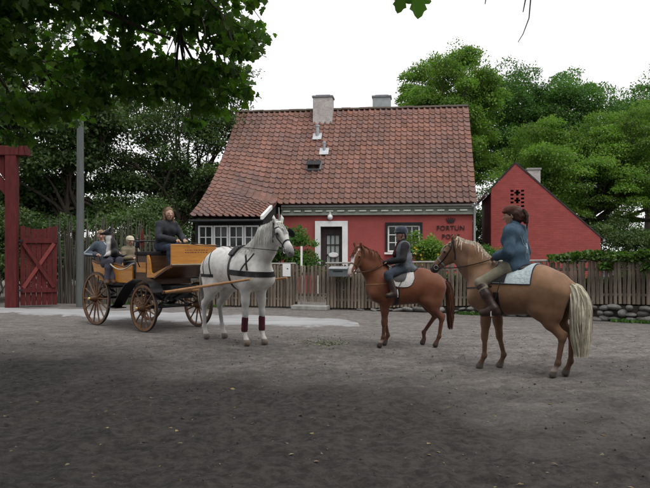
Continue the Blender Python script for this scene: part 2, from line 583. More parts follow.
def window(parent, x0, x1, z0, z1, y, cols, rows, fw=.055, name='window', curtain=False):
    """casement: frame, bars and recessed panes"""
    w = empty(name, ((x0 + x1) / 2, y, z0), 0, parent=parent)
    W, Hh = x1 - x0, z1 - z0
    m = MB()
    m.box((-W / 2 + fw / 2, 0, Hh / 2), (fw, .07, Hh)); m.box((W / 2 - fw / 2, 0, Hh / 2), (fw, .07, Hh))
    m.box((0, 0, fw / 2), (W - 2 * fw, .07, fw)); m.box((0, 0, Hh - fw / 2), (W - 2 * fw, .07, fw))
    m.build('frame', M_WHITE, w)
    iw, ih = (W - 2 * fw) / cols, (Hh - 2 * fw) / rows
    for c in range(1, cols):
        MB().box((-W / 2 + fw + c * iw, .005, Hh / 2), (.028, .05, Hh - 2 * fw)).build('glazing_bar', M_WHITE, w)
    for r_ in range(1, rows):
        MB().box((0, .010, fw + r_ * ih), (W - 2 * fw, .045, .028)).build('glazing_bar', M_WHITE, w)
    me = None
    for c in range(cols):
        for r_ in range(rows):
            if me is None:
                me = MB().box((0, 0, 0), (iw - .03, .006, ih - .03)).mesh('pane'); me.materials.append(GLASS)
            p = link('pane', me, None, w, (-W / 2 + fw + (c + .5) * iw, .03, fw + (r_ + .5) * ih))
            p.rotation_euler = (random.uniform(-.015, .015), 0, random.uniform(-.015, .015))
    if curtain:
        mm = MB()
        N = 26
        for s0, s1 in ((-W / 2 + fw, -W / 2 + fw + W * .3), (W / 2 - fw - W * .3, W / 2 - fw)):
            vs = [(s0 + (s1 - s0) * i / N, .12 + .02 * math.sin(i * 1.7), z) for i in range(N + 1) for z in (.03, Hh - .03)]
            mm.raw(vs, [(2 * i, 2 * i + 1, 2 * i + 3, 2 * i + 2) for i in range(N)])
        mm.build('curtain', M_CURTAIN, w, smooth=True)
    return w

# window in the red wall: black surround, two casements
mb = MB()
mb.box(((win_x0 + win_x1) / 2, WY - .02, win_z1 + .05), (win_x1 - win_x0 + .16, .06, .10))
for xx in (win_x0 - .04, win_x1 + .04):
    mb.box((xx, WY - .02, (win_z0 + win_z1) / 2), (.08, .06, win_z1 - win_z0))
mb.build('window_surround', M_BLACKP, house)
MB().box(((win_x0 + win_x1) / 2, WY - .06, win_z0 - .04), (win_x1 - win_x0 + .2, .18, .07)).build('window_sill', M_WHITE, house)
mid = (win_x0 + win_x1) / 2
window(house, win_x0 + .01, mid - .01, win_z0 + .01, win_z1 - .01, WY + .06, 2, 3)
window(house, mid + .01, win_x1 - .01, win_z0 + .01, win_z1 - .01, WY + .06, 2, 3)

# doorway: white surround, recessed dark glazed door
mb = MB()
mb.box((door_x0 - .09, WY - .03, door_h / 2 + .10), (.20, .10, door_h + .20))
mb.box((door_x1 + .09, WY - .03, door_h / 2 + .10), (.20, .10, door_h + .20))
mb.box(((door_x0 + door_x1) / 2, WY - .03, door_h + .10), (door_x1 - door_x0 - .02, .098, .20))
mb.build('door_surround', M_WHITE, house)
dr = empty('door', ((door_x0 + door_x1) / 2, WY + .16, 0), 0, parent=house)
DW, DH = door_x1 - door_x0, door_h
m = MB()
m.box((-DW / 2 + .10, 0, DH / 2), (.20, .06, DH)); m.box((DW / 2 - .07, 0, DH / 2), (.14, .06, DH))
m.box((.03, 0, .35), (DW - .34, .06, .70)); m.box((.03, 0, DH - .15), (DW - .34, .06, .30))
m.build('door_frame', M_DARKW, dr)
gx0, gx1, gz0, gz1 = -DW / 2 + .20, DW / 2 - .14, .70, DH - .30
for c in (1, 2):
    MB().box((gx0 + (gx1 - gx0) * c / 3, .004, (gz0 + gz1) / 2), (.03, .05, gz1 - gz0)).build('glazing_bar', M_DARKW, dr)
for r_ in (1, 2, 3):
    MB().box(((gx0 + gx1) / 2, .009, gz0 + (gz1 - gz0) * r_ / 4), (gx1 - gx0, .045, .03)).build('glazing_bar', M_DARKW, dr)
for c in range(3):
    for r_ in range(4):
        a, b_ = (gx1 - gx0) / 3, (gz1 - gz0) / 4
        MB().box((gx0 + a * (c + .5), .028, gz0 + b_ * (r_ + .5)), (a - .032, .006, b_ - .032)).build('pane', M_CURTAIN, dr)
m = MB(); m.lathe([(.001, -.03), (.12, -.03), (.15, -.02), (.15, -.005), (.001, -.005)], (.05, -.04, 0), 20, 'y')
plq = m.build('plaque', M_WHITE, dr); plq.location = (0, 0, 1.42); plq.scale = (1.25, 1, .62)
MB().tube([(-.3, -.03, 1.02), (-.3, -.09, 1.02), (-.2, -.09, 1.02)], .012).build('handle', M_ZINC, dr, smooth=True)
# globe lamp over the door
lp = empty('wall_lamp', ((door_x0 + door_x1) / 2 - .04, WY - .10, door_h + .34), 0, parent=house)
MB().lathe([(.02, -.10), (.075, -.07), (.10, -.01), (.09, .05), (.05, .10), (.03, .12)], n=20).build('lamp_globe', mat('opal_glass', (.8, .8, .8), .25, var=.03, bump=0), lp, smooth=True)
MB().lathe([(.045, .118), (.05, .15), (.02, .19), (.012, .22)], n=16).build('lamp_cap', M_WHITE, lp, smooth=True)
MB().tube([(0, 0, .20), (0, .05, .22), (0, .10, .20)], .012).build('lamp_arm', M_BLACKP, lp, smooth=True)

# cornice with dentils, gutter
cx0, cx1 = -2.2, HL - .02
MB().box(((cx0 + cx1) / 2, WY - .05, WT - .03), (cx1 - cx0, .16, .07)).build('cornice', M_CREAM_SHADED, house)
cor = MB().box(((cx0 + cx1) / 2, WY - .035, WT + .075), (cx1 - cx0, .12, .138)).build('cornice_band', M_CREAM_SHADED, house)
dm = MB().box((0, 0, 0), (.26, .07, .055), bev=.006).mesh('dentil'); dm.materials.append(mat('pale_limewash', (.66, .66, .60), .85, var=.15, scale=5, bump=.3))  # dentils brightened against the shade painted into the band
k = 0
xx = cx0 + .2
while xx < cx1 - .15:
    link('dentil', dm, None, cor, (xx, WY - .115, WT + .085)); xx += .40
MB().box(((cx0 + cx1) / 2, WY - .06, WT + .185), (cx1 - cx0, .18, .075)).build('eave_board', M_CREAM_SHADED, house)
m = MB()
N = 8
prof = [(.065 * math.cos(a), .065 * math.sin(a)) for a in np.linspace(math.pi, 2 * math.pi, N)]
prof2 = [(.052 * math.cos(a), .052 * math.sin(a)) for a in np.linspace(2 * math.pi, math.pi, N)]
m.prism([(p[0] + WY - .20, p[1] + WT + .29) for p in prof + prof2], 'x', cx0 + .02, HL + .1)
m.build('gutter', M_ZINC, house, smooth=True)
MB().tube([(HL - .06, WY - .20, WT + .22), (HL - .06, WY - .12, WT - .10), (HL - .06, WY - .10, WT - .3), (HL - .06, WY - .10, .2)], .04, 10).build('downpipe', M_ZINC, house, smooth=True)
MB().tube([(-2.28, WY - .20, WT + .22), (-2.28, WY - .16, WT - .12), (-2.28, WY - .12, .2)], .035, 10).build('downpipe', M_ZINC, house, smooth=True)

# roof surfaces: e is the distance from the ridge towards the front
AX0, AX1 = -HL, -2.36
def roof_z(e, annex, x=-4.84):
    # the slope kicks out over the annex, later and flatter towards its right-hand side
    z = RIDGE - 1.09 * e
    if annex:
        w = min(1, max(0, (x + HL) / 2.48))
        eb, L = 3.4, .6
        if e > eb:
            t = e - eb
            zb = RIDGE - 1.09 * eb
            s1 = (zb - .545 * L - 2.67) / (6.4 - eb - .5 * L)
            if t < L: z = zb - 1.09 * t + (1.09 - s1) * t * t / (2 * L)
            else: z = zb - 1.09 * L + (1.09 - s1) * L / 2 - s1 * (t - L)
        ws = w * w * (3 - 2 * w)
        z = z * ws + (RIDGE - 1.075 * e + .0515 * e * e) * (1 - ws)
    return z
def roof_frame(s, annex, x=-4.84):
    """point and slope direction at arc length s down the roof"""
    e, acc, st = 0.0, 0.0, .01
    while acc < s:
        acc += math.hypot(st, roof_z(e + st, annex, x) - roof_z(e, annex, x)); e += st
    d = Vector((0, -.02, roof_z(e + .02, annex, x) - roof_z(e, annex, x))).normalized()
    return Vector((0, -e, roof_z(e, annex, x))), d
roof = empty('roof', (0, 0, 0), 0, parent=house)
TW, TC = .228, .275
def tile_mesh(variant):
    prof = []
    for i in range(8):
        t = i / 7
        zz = (-.004, .040, .060, .038, .004, -.012, -.014, -.004)[i]
        prof.append(((0, .06, .16, .27, .38, .58, .82, 1.0)[i] * (TW + .03) - .015, zz))
    r = random.Random(variant)
    L = .345
    vs, fs = [], []
    for lay in (0, -.020):
        for row in (0, 1):
            for x, z in prof:
                vs.append((x - TW / 2, -row * L, z + (.040 if row else 0.0) + lay))
    n = 8
    for i in range(n - 1):
        fs.append((i, i + n, i + n + 1, i + 1))
        fs.append((2 * n + i, 2 * n + i + 1, 3 * n + i + 1, 3 * n + i))
        fs.append((n + i, 3 * n + i, 3 * n + i + 1, n + i + 1))
    for a in (0, n - 1):
        fs.append((a, a + n, a + 3 * n, a + 2 * n))
    return np.array(vs), fs
TV, TF = tile_mesh(0)
slots = []
def lay(x0, x1, smax, annex, bands=None):
    ncol = int(round((x1 - x0) / TW)); nrow = int(smax / TC)
    w = (x1 - x0) / ncol
    for r_ in range(nrow + 1):
        s = smax - TC * (nrow - r_) - .345
        p, d = roof_frame(max(s, .02), annex)
        for c in range(ncol):
            xc = x0 + w * (c + .5)
            if annex: p, d = roof_frame(max(s, .02) * arc(6.4, True, xc) / smax, True, xc)
            slots.append((xc, p, d, annex))
def arc(e1, annex, x=-4.84):
    a, e = 0, 0
    while e < e1:
        a += math.hypot(.01, roof_z(e + .01, annex, x) - roof_z(e, annex, x)); e += .01
    return a
S_MAIN, S_ANNEX = arc(3.86, False), arc(6.40, True)
lay(AX1, HL, S_MAIN, False)
lay(AX0, AX1, S_ANNEX, True)
slots.sort(key=lambda q: q[1].y + (0 if q[3] else .0))
tile_var = []
for kk in range(10):
    mb = MB(); mb.raw(TV, TF)
    me = mb.mesh('tile', True)
    g = random.uniform(.78, 1.16); wv = random.uniform(.93, 1.09)
    set_attr(me, np.tile([g * wv, g, g * (2 - wv)], (len(me.vertices), 1)))
    me.materials.append(M_TILE)
    tile_var.append(me)
jv, jf, jt = [], [], []
for i, (x, p, d, an) in enumerate(slots):
    y = -d
    rot = Matrix((Vector((1, 0, 0)), y, Vector((1, 0, 0)).cross(y))).transposed()
    if i < 300:
        o = link('tile', tile_var[random.randrange(10)], None, roof)
        o.matrix_local = Matrix.Translation((x + random.uniform(-.006, .006), p.y, p.z + .03)) @ rot.to_4x4() @ Matrix.Rotation(random.gauss(0, .012), 4, 'Z')
    else:
        q = (np.array(rot) @ TV.T).T + np.array([x + random.uniform(-.006, .006), p.y, p.z + .03 + random.uniform(-.004, .004)])
        n = len(jv); jv += [tuple(a) for a in q]; jf += [tuple(a + n for a in f) for f in TF]
        g = random.uniform(.78, 1.16); wv = random.uniform(.93, 1.09)
        jt += [(g * wv, g, g * (2 - wv))] * len(TV)
mb = MB(); mb.v = jv; mb.f = jf
me = mb.mesh('tile_field', True); set_attr(me, np.array(jt))
tag(link('tile_field', me, M_TILE, roof), kind='stuff')
# boarding under the tiles, back slope, ridge
mb = MB()
mb.prism([(-e, roof_z(e, False) - .10) for e in np.linspace(0, 3.78, 6)] + [(-e, roof_z(e, False) - .02) for e in np.linspace(3.78, 0, 6)], 'x', AX1 + .02, HL - .06)
for q in range(6):
    xa, xb = AX0 + .06 + q * (AX1 - AX0 - .06) / 6, AX0 + .06 + (q + 1) * (AX1 - AX0 - .06) / 6
    ee = np.linspace(0, 6.25, 16)
    vv = [(xq, -e, roof_z(e, True, xq) - dz) for xq in (xa, xb) for dz in (.10, .025) for e in ee]
    n_ = len(ee)
    ff = []
    for a_ in range(n_ - 1):
        ff += [(a_, a_ + 1, 2 * n_ + a_ + 1, 2 * n_ + a_), (n_ + a_, 3 * n_ + a_, 3 * n_ + a_ + 1, n_ + a_ + 1)]
        if q == 0: ff.append((a_, n_ + a_, n_ + a_ + 1, a_ + 1))
        if q == 5: ff.append((2 * n_ + a_, 2 * n_ + a_ + 1, 3 * n_ + a_ + 1, 3 * n_ + a_))
    mb.raw(vv, ff)
mb.prism([(.02, RIDGE - .10), (4.2, RIDGE - 4.6), (4.2, RIDGE - 4.5), (.02, RIDGE)], 'x', AX0, HL)
tmp = mb.mesh('roof_boarding'); set_attr(tmp, np.full((len(tmp.vertices), 3), .8))
link('roof_boarding', tmp, M_TILE, roof)
rm = MB()
prof = [(.13 * math.cos(a), .10 * math.sin(a)) for a in np.linspace(0, math.pi, 9)]
prof += [(.11 * math.cos(a), .08 * math.sin(a)) for a in np.linspace(math.pi, 0, 9)]
rm.prism(prof, 'x', -.19, .19)
rme = rm.mesh('ridge_tile', True); set_attr(rme, np.tile([.42, .58, .55], (len(rme.vertices), 1))); rme.materials.append(M_TILE)
nr = 26
for i in range(nr):
    o = link('ridge_tile', rme, None, roof, (AX0 + (i + .5) * 2 * HL / nr, 0, RIDGE + .0 + random.uniform(-.008, .012)))
    o.rotation_euler = (0, random.uniform(-.02, .03), 0)
# annex: dark boarded wall with a row of four white windows, white side flashing
ann = empty('annex', (0, 0, 0), 0, parent=house)
ay = -6.1
wx0, wx1, wz0, wz1 = -4.66, -2.52, 1.62, 2.44
m = MB()
for (a, b_, c, d) in ((AX0 + .08, AX1 - .04, 0, wz0), (AX0 + .08, AX1 - .04, wz1, 2.64), (AX0 + .08, wx0, wz0, wz1), (wx1, AX1 - .04, wz0, wz1)):
    m.box(((a + b_) / 2, ay + .08, (c + d) / 2), (b_ - a, .16, d - c))
m.box((AX1 - .12, (ay + WY) / 2 + .08, 1.32), (.16, abs(ay - WY) - .17, 2.64))
m.box((AX0 + .16, (ay + WY) / 2 + .08, 1.32), (.16, abs(ay - WY) - .17, 2.64))
m.prism([(-6.02, 2.641), (-3.76, 2.641), (-3.76, roof_z(3.76, True, AX1) - .11), (-6.02, roof_z(6.02, True, AX1) - .11)], 'x', AX1 - .2, AX1 - .04)
m.build('boarded_wall', M_BLACKWOOD, ann)
ww = (wx1 - wx0) / 4
for i in range(4):
    window(ann, wx0 + ww * i + .012, wx0 + ww * (i + 1) - .012, wz0 + .02, wz1 - .01, ay + .04, 2, 2, .05, curtain=True)
MB().box(((wx0 + wx1) / 2, ay - .05, wz0 - .02), (wx1 - wx0 + .1, .14, .06)).build('window_sill', M_WHITE, ann)
MB().box(((AX0 + AX1) / 2 + .02, ay - .12, 2.60), (AX1 - AX0 - .02, .05, .10)).build('fascia', M_BLACKP, ann)
m = MB()
m.prism([(p[0] - 6.42, p[1] + 2.62) for p in [(.05 * math.cos(a), .05 * math.sin(a)) for a in np.linspace(math.pi, 2 * math.pi, 8)] + [(.04 * math.cos(a), .04 * math.sin(a)) for a in np.linspace(2 * math.pi, math.pi, 8)]], 'x', AX0 - .02, AX1 + .02)
m.build('gutter', M_LEAD, ann, smooth=True)
m = MB()
es = np.linspace(5.0, 6.5, 8)
m.prism([(-e, roof_z(e, True, AX1) + .10) for e in es] + [(-e, roof_z(e, True, AX1) - .03) for e in es[::-1]], 'x', AX1 - .03, AX1 + .06)
m.build('side_flashing', M_WHITE, ann)
# chimneys and roof fittings
def chimney(lx, ly, w, d, z0, z1, material, capm):
    c = empty('chimney', (lx, ly, z0), 0, parent=house)
    h = z1 - z0
    MB().box((0, 0, h / 2), (w, d, h), bev=.012).build('stack', material, c)
    MB().box((0, 0, h + .04), (w + .07, d + .07, .08), bev=.01).build('cap', capm, c)
    MB().box((0, 0, h + .105), (w - .2, d - .2, .05)).build('flue_slab', M_LEAD, c)
chimney(-1.10, -.35, .80, .62, RIDGE - .85, RIDGE + .42, M_CHIM, M_LEAD)
chimney(1.28, .75, .76, .60, RIDGE - 1.0, RIDGE + .60, M_GREYCHIM, M_LEAD)
def on_roof(lx, e): return Vector((lx, -e, roof_z(e, False) + .06))
for nm, lx, e, rr, hh in (('vent_pipe', -1.22, 1.28, .075, .42), ('vent_pipe', -.86, 1.92, .055, .34)):
    vp = empty(nm, on_roof(lx, e), 0, parent=house)
    MB().lathe([(rr, -.12), (rr, hh), (rr * 1.35, hh + .01), (rr * 1.35, hh + .08), (rr * .4, hh + .10)], n=18).build('pipe', M_ZINC, vp, smooth=True)
    MB().box((0, -.05, .035), (.36, .40, .03), rot=Matrix.Rotation(math.atan(1.09), 3, 'X'), bev=.004).build('flashing', M_ZINC, vp)
sk = empty('roof_window', on_roof(-1.18, 2.50), 0, parent=house)
rt = Matrix.Rotation(math.atan(1.09), 3, 'X')
m = MB()
for q in (((-.26, 0, .03), (.06, .5, .12)), ((.26, 0, .03), (.06, .5, .12)), ((0, .24, .03), (.46, .06, .118)), ((0, -.24, .03), (.46, .06, .118))):
    m.box(rt @ Vector(q[0]), q[1], rot=rt)
m.build('frame', M_LEAD, sk)
rt2 = Matrix.Rotation(math.atan(1.09) - R(22), 3, 'X')
MB().box(rt @ Vector((0, .24, .10)) + rt2 @ Vector((0, -.24, 0)), (.55, .48, .03), rot=rt2).build('sash', M_BLACKP, sk)

# lettering and crown on the red wall
def lettering(txt, size, x, z, parent, y, material, name='lettering', rot=(R(90), 0, 0), depth=.012):
    cu = bpy.data.curves.new('txt', 'FONT')
    cu.body = txt; cu.size = size; cu.extrude = depth; cu.align_x = 'CENTER'; cu.space_character = 1.08; cu.resolution_u = 3
    tmp = bpy.data.objects.new('txt', cu)
    COL.objects.link(tmp)
    bpy.context.view_layer.update()
    me = bpy.data.meshes.new_from_object(tmp.evaluated_get(bpy.context.evaluated_depsgraph_get()))
    bpy.data.objects.remove(tmp, do_unlink=True)
    o = link(name, me, material, parent, (x, y, z))
    o.rotation_euler = rot
    return o
M_IRON = mat('wrought_iron', (.03, .025, .025), .6, var=.3, bump=.1)
LX = 3.95
lettering('FORTUN', .24, LX, 2.31, house, WY - .02, M_IRON)
lettering('PORT', .24, LX, 2.00, house, WY - .02, M_IRON)
m = MB()
m.box((0, 0, .02), (.22, .03, .045))
for i in range(5):
    t = (i - 2) / 2
    m.prism([(t * .10 - .035, .045), (t * .10 + .035, .045), (t * .15 + .01, .16 - .03 * abs(t)), (t * .15 - .01, .16 - .03 * abs(t))], 'y', -.012, .012)
    m.lathe([(.001, -.012), (.018, -.012), (.018, .012), (.001, .012)], (t * .15, 0, .17 - .03 * abs(t)), 10, 'y')
m.build('crown_emblem', M_IRON, house, (LX, WY - .02, 2.58))

# ------------------------------------------------------------------ outbuilding with red brick gable
OY = 26.9
shed = empty('outbuilding', (0, 0, 0), 0, 'red painted brick gable building with lattice vent behind the fence', 'outbuilding')
shed.location = (8.5, OY - .1, 0); shed.rotation_euler = (0, 0, R(-8.6))
sx = lambda X: X - 8.5
M_BRICK = None
def brick_mat():
    m = bpy.data.materials.new('red_painted_brick'); m.use_nodes = True
    T = m.node_tree; b = T.nodes['Principled BSDF']; b.inputs['Roughness'].default_value = .85
    tc = T.nodes.new('ShaderNodeTexCoord'); mp = T.nodes.new('ShaderNodeMapping')
    mp.inputs['Rotation'].default_value = (R(90), 0, 0)
    T.links.new(tc.outputs['Object'], mp.inputs['Vector'])
    br = T.nodes.new('ShaderNodeTexBrick')
    br.inputs['Scale'].default_value = 1
    br.inputs['Brick Width'].default_value = .235; br.inputs['Row Height'].default_value = .072
    br.inputs['Mortar Size'].default_value = .008
    br.inputs['Color1'].default_value = (.38, .082, .070, 1); br.inputs['Color2'].default_value = (.31, .068, .058, 1)
    br.inputs['Mortar'].default_value = (.31, .064, .058, 1)
    T.links.new(mp.outputs['Vector'], br.inputs['Vector'])
    n = T.nodes.new('ShaderNodeTexNoise'); n.inputs['Scale'].default_value = 2.5; n.inputs['Detail'].default_value = 8
    T.links.new(tc.outputs['Object'], n.inputs['Vector'])
    mx = T.nodes.new('ShaderNodeMixRGB'); mx.blend_type = 'MULTIPLY'; mx.inputs['Fac'].default_value = .55
    rp = T.nodes.new('ShaderNodeValToRGB'); rp.color_ramp.elements[0].color = (.45, .45, .45, 1); rp.color_ramp.elements[1].color = (1.3, 1.25, 1.25, 1)
    T.links.new(n.outputs['Fac'], rp.inputs['Fac']); T.links.new(br.outputs['Color'], mx.inputs[1]); T.links.new(rp.outputs['Color'], mx.inputs[2])
    T.links.new(mx.outputs['Color'], b.inputs['Base Color'])
    bp = T.nodes.new('ShaderNodeBump'); bp.inputs['Strength'].default_value = .6; bp.inputs['Distance'].default_value = .01
    T.links.new(br.outputs['Fac'], bp.inputs['Height']); bp.invert = True
    T.links.new(bp.outputs['Normal'], b.inputs['Normal'])
    return m
M_BRICK = brick_mat()
AXp, AZ = sx(7.43), 4.97
LXe, LZ = sx(6.50), 3.98
RXe, RZ = sx(10.60), 2.07
vx0, vx1, vz0, vz1 = sx(7.20), sx(7.80), 3.05, 3.95
def gz(x): return AZ + (x - AXp) * ((AZ - LZ) / (AXp - LXe)) if x < AXp else AZ - (x - AXp) * ((AZ - RZ) / (RXe - AXp))
m = MB()
m.prism([(LXe, 0), (vx0, 0), (vx0, gz(vx0)), (LXe, LZ)], 'y', 0, .24)
m.prism([(vx0, 0), (vx1, 0), (vx1, vz0), (vx0, vz0)], 'y', 0, .24)
m.prism([(vx0, vz1), (vx1, vz1), (vx1, gz(vx1)), (AXp, AZ), (vx0, gz(vx0))], 'y', 0, .24)
m.prism([(vx1, 0), (RXe, 0), (RXe, RZ), (vx1, gz(vx1))], 'y', 0, .24)
m.build('gable_wall', M_BRICK, shed)
MB().box(((vx0 + vx1) / 2, .30, (vz0 + vz1) / 2), (vx1 - vx0 + .2, .04, vz1 - vz0 + .2)).build('vent_backing', M_BLACKP, shed)
vent = empty('lattice_vent', ((vx0 + vx1) / 2, .0, vz0), 0, parent=shed)
bm_ = {}
rowsn = 12
rh = (vz1 - vz0) / rowsn
W = vx1 - vx0
for r_ in range(rowsn):
    # gaps: two side columns every other row, centre column a stepped diamond
    cuts = []
    if r_ % 2 == 1: cuts += [(-.26, -.14), (.14, .26)]
    ph = r_ % 4
    cw = {0: .0, 1: .05, 2: .11, 3: .05}[ph]
    if cw: cuts.append((-cw, cw))
    cuts.sort()
    x = -W / 2
    for a, b_ in cuts + [(W / 2, None)]:
        if a - x > .01:
            MB().box(((x + a) / 2, .06, rh * (r_ + .5)), (a - x, .12, rh - .002)).build('brick', M_BRICK, vent)
        x = b_
M_GREYB = mat('weathered_grey_boards', (.10, .10, .10), .85, var=.35, stretch=(9, 9, .7), bump=.4)
m_side = MB().box((0, 0, LZ / 2 - .05), (.03, .16, LZ - .1)).mesh('board'); m_side.materials.append(M_GREYB)
for i in range(28):
    link('board', m_side, None, shed, (LXe + .03 + random.uniform(-.006, .006), .42 + i * .168, 0))
MB().box((RXe - .14, 2.7, 1.0), (.24, 4.9, 2.0)).build('side_wall', M_BRICK, shed)
MB().prism([(LXe + .05, 0), (RXe - .02, 0), (RXe - .02, RZ - .1), (AXp, AZ - .15), (LXe + .05, LZ - .1)], 'y', 5.15, 5.35).build('back_wall', M_BRICK, shed)
def slab(xa, za, xb, zb, t, y0, y1):
    return [(xa, za), (xb, zb), (xb, zb + t), (xa, za + t)]
m = MB()
m.prism([(LXe - .20, LZ - .20), (AXp, AZ + .012), (AXp, AZ + .07), (LXe - .20, LZ - .13)], 'y', -.02, 5.6)
m.build('roof_slope', M_BLACKWOOD, shed)
sl = (AZ - RZ) / (RXe - AXp)
m = MB(); m.prism([(AXp + .001, AZ + .012), (RXe + .12, RZ - .12 * sl + .012), (RXe + .12, RZ - .12 * sl + .08), (AXp + .001, AZ + .10)], 'y', -.02, 5.6)
m.build('roof_slope', mat('dark_roof_felt', (.05, .045, .045), .9, var=.3), shed)
MB().tube([(LXe - .20, -.03, LZ - .23), (LXe - .20, 5.4, LZ - .23)], .05, 10).build('gutter', M_LEAD, shed, smooth=True)
MB().tube([(RXe + .13, -.03, RZ - .10), (RXe + .13, 5.4, RZ - .10)], .045, 10).build('gutter', M_ZINC, shed, smooth=True)
c = empty('chimney', (sx(8.62), 3.6, 3.1), 0, parent=shed)
MB().box((0, 0, 1.0), (.54, .5, 2.0), bev=.012).build('stack', M_CHIM, c)
MB().box((0, 0, 2.04), (.62, .58, .08), bev=.01).build('cap', M_STEP, c)

# ------------------------------------------------------------------ fences
FL = np.array([(-6.4, 20.6), (-4.2, 19.75), (-1.24, 18.95), (2.7, 17.7), (6.6, 15.4), (10.5, 13.0)])
seg = np.linalg.norm(np.diff(FL, axis=0), axis=1)
cum = np.concatenate([[0], np.cumsum(seg)])
def fpt(s):
    return Vector((np.interp(s, cum, FL[:, 0]), np.interp(s, cum, FL[:, 1]), 0))
def s_of_x(x): return float(np.interp(x, FL[:, 0], cum))
def f_dir(s):
    d = (fpt(min(s + .05, cum[-1])) - fpt(max(s - .05, 0))); d.normalize(); return d
def top_z(x): return float(np.interp(x, [-6, -1.24, 2.7, 6.6, 10], [1.20, 1.19, 1.26, 1.35, 1.40]))
def bot_z(x): return float(np.interp(x, [-6, -1.24, 1.0, 2.7, 6.6, 10], [.05, .05, .06, .16, .40, .42]))
fence = empty('slat_fence', (0, 0, 0), 0, 'weathered grey fence of upright half-round slats in front of the cottage', 'fence')
M_SLAT = mat('weathered_spruce', (.24, .195, .150), .9, col2=(.085, .070, .056), scale=3, stretch=(5, 5, .8), bump=.6, bscale=30, rnd=.35)
def slat_mesh(i, h):
    r = random.Random(i)
    mb = MB()
    w = r.uniform(.036, .047)
    vs = []
    hs = [0, .35 * h, .7 * h, h]
    for j, z in enumerate(hs):
        ww = w * (1 - .12 * j / 3) * r.uniform(.94, 1.06)
        ox = r.uniform(-.005, .005)
        for a in np.linspace(math.pi, 2 * math.pi, 6):
            vs.append((ox + ww * math.cos(a), .75 * ww * math.sin(a), z + (r.uniform(-.008, .008) if j == 3 else 0)))
    n = 6
    fs = [(j * n + k, j * n + (k + 1) % n, (j + 1) * n + (k + 1) % n, (j + 1) * n + k) for j in range(3) for k in range(n)]
    fs += [tuple(range(n)), tuple(range(3 * n, 4 * n))]
    return mb.raw(vs, fs).mesh('slat')
GX0, GX1 = -.80, .02                       # garden gate opening
slat_meshes = [slat_mesh(i, 1.0) for i in range(14)]
for me in slat_meshes: me.materials.append(M_SLAT)
s = 0.05
while s < cum[-1] - .1:
    p = fpt(s)
    if not (GX0 < p.x < GX1):
        h = top_z(p.x) - bot_z(p.x) + random.uniform(-.02, .025)
        o = link('slat', random.choice(slat_meshes), None, fence, (p.x, p.y, bot_z(p.x)))
        d = f_dir(s)
        o.rotation_euler = (random.gauss(0, .008), random.gauss(0, .012), math.atan2(d.y, d.x))
        o.scale = (1, 1, h)
    s += random.uniform(.088, .103)
M_RAIL = mat('grey_rail', (.15, .13, .11), .9, var=.3, stretch=(1, 1, 6), bump=.4)
def rail(s0, s1, fz, off=.035, w=.05, hgt=.08):
    n = max(2, int((s1 - s0) / .5))
    pts = []
    for i in range(n + 1):
        s_ = s0 + (s1 - s0) * i / n
        p = fpt(s_); d = f_dir(s_); nn = Vector((-d.y, d.x, 0))
        pts.append(p + nn * off + Vector((0, 0, fz(p.x))))
    return MB().tube(pts, hgt / 2, 6, flat=.8)
for (a, b_) in ((0.05, s_of_x(GX0)), (s_of_x(GX1), cum[-1] - .1)):
    rail(a, b_, lambda x: top_z(x) - .18).build('rail', M_RAIL, fence)
    rail(a, b_, lambda x: bot_z(x) + .20).build('rail', M_RAIL, fence)
    rail(a, b_, lambda x: top_z(x) + .035, 0.0, .09, .055).build('capping', mat('grey_capping', (.34, .33, .31), .9, var=.25, stretch=(1, 1, 6), bump=.3), fence)
s = .3
posts = [GX0 - .06, GX1 + .06, 6.05] 
for x in posts + [-5.5, -3.4, 2.2, 4.2, 8.0]:
    p = fpt(s_of_x(x)); d = f_dir(s_of_x(x)); nn = Vector((-d.y, d.x, 0))
    front = x in (6.05,)
    off = -.02 if front else .10
    hgt = .45 if front else top_z(x) + .02
    q = p + nn * off
    MB().box((0, 0, hgt / 2), (.13, .11, hgt), bev=.012).build('post', M_RAIL, fence, (q.x, q.y, 0)).rotation_euler = (0, 0, math.atan2(d.y, d.x))
# garden gate, its slats fixed to two rails
g0, g1 = fpt(s_of_x(GX0)), fpt(s_of_x(GX1))
gd = (g1 - g0).normalized()
gate = empty('garden_gate', g0, math.atan2(gd.y, gd.x), 'narrow slat gate in the grey fence beside the white notice', 'gate')
gl = (g1 - g0).length
ng = 8
for i in range(ng):
    o = link('slat', random.choice(slat_meshes), None, gate, (.05 + (gl - .1) * i / (ng - 1), -.03, .20))
    o.scale = (1, 1, .97 + random.uniform(-.015, .015))
MB().box((gl / 2, .025, .95), (gl - .02, .04, .07)).build('rail', M_RAIL, gate)
MB().box((gl / 2, .025, .38), (gl - .02, .04, .07)).build('rail', M_RAIL, gate)
stp = MB().box((0, 0, .06), (1.0, .34, .12), bev=.02).build('concrete_step', M_STEP)
sp = fpt(s_of_x((GX0 + GX1) / 2)) + Vector((0, -.22, 0))
stp.location = sp; stp.rotation_euler = (0, 0, math.atan2(gd.y, gd.x))
tag(stp, 'low concrete step below the garden gate', 'step')
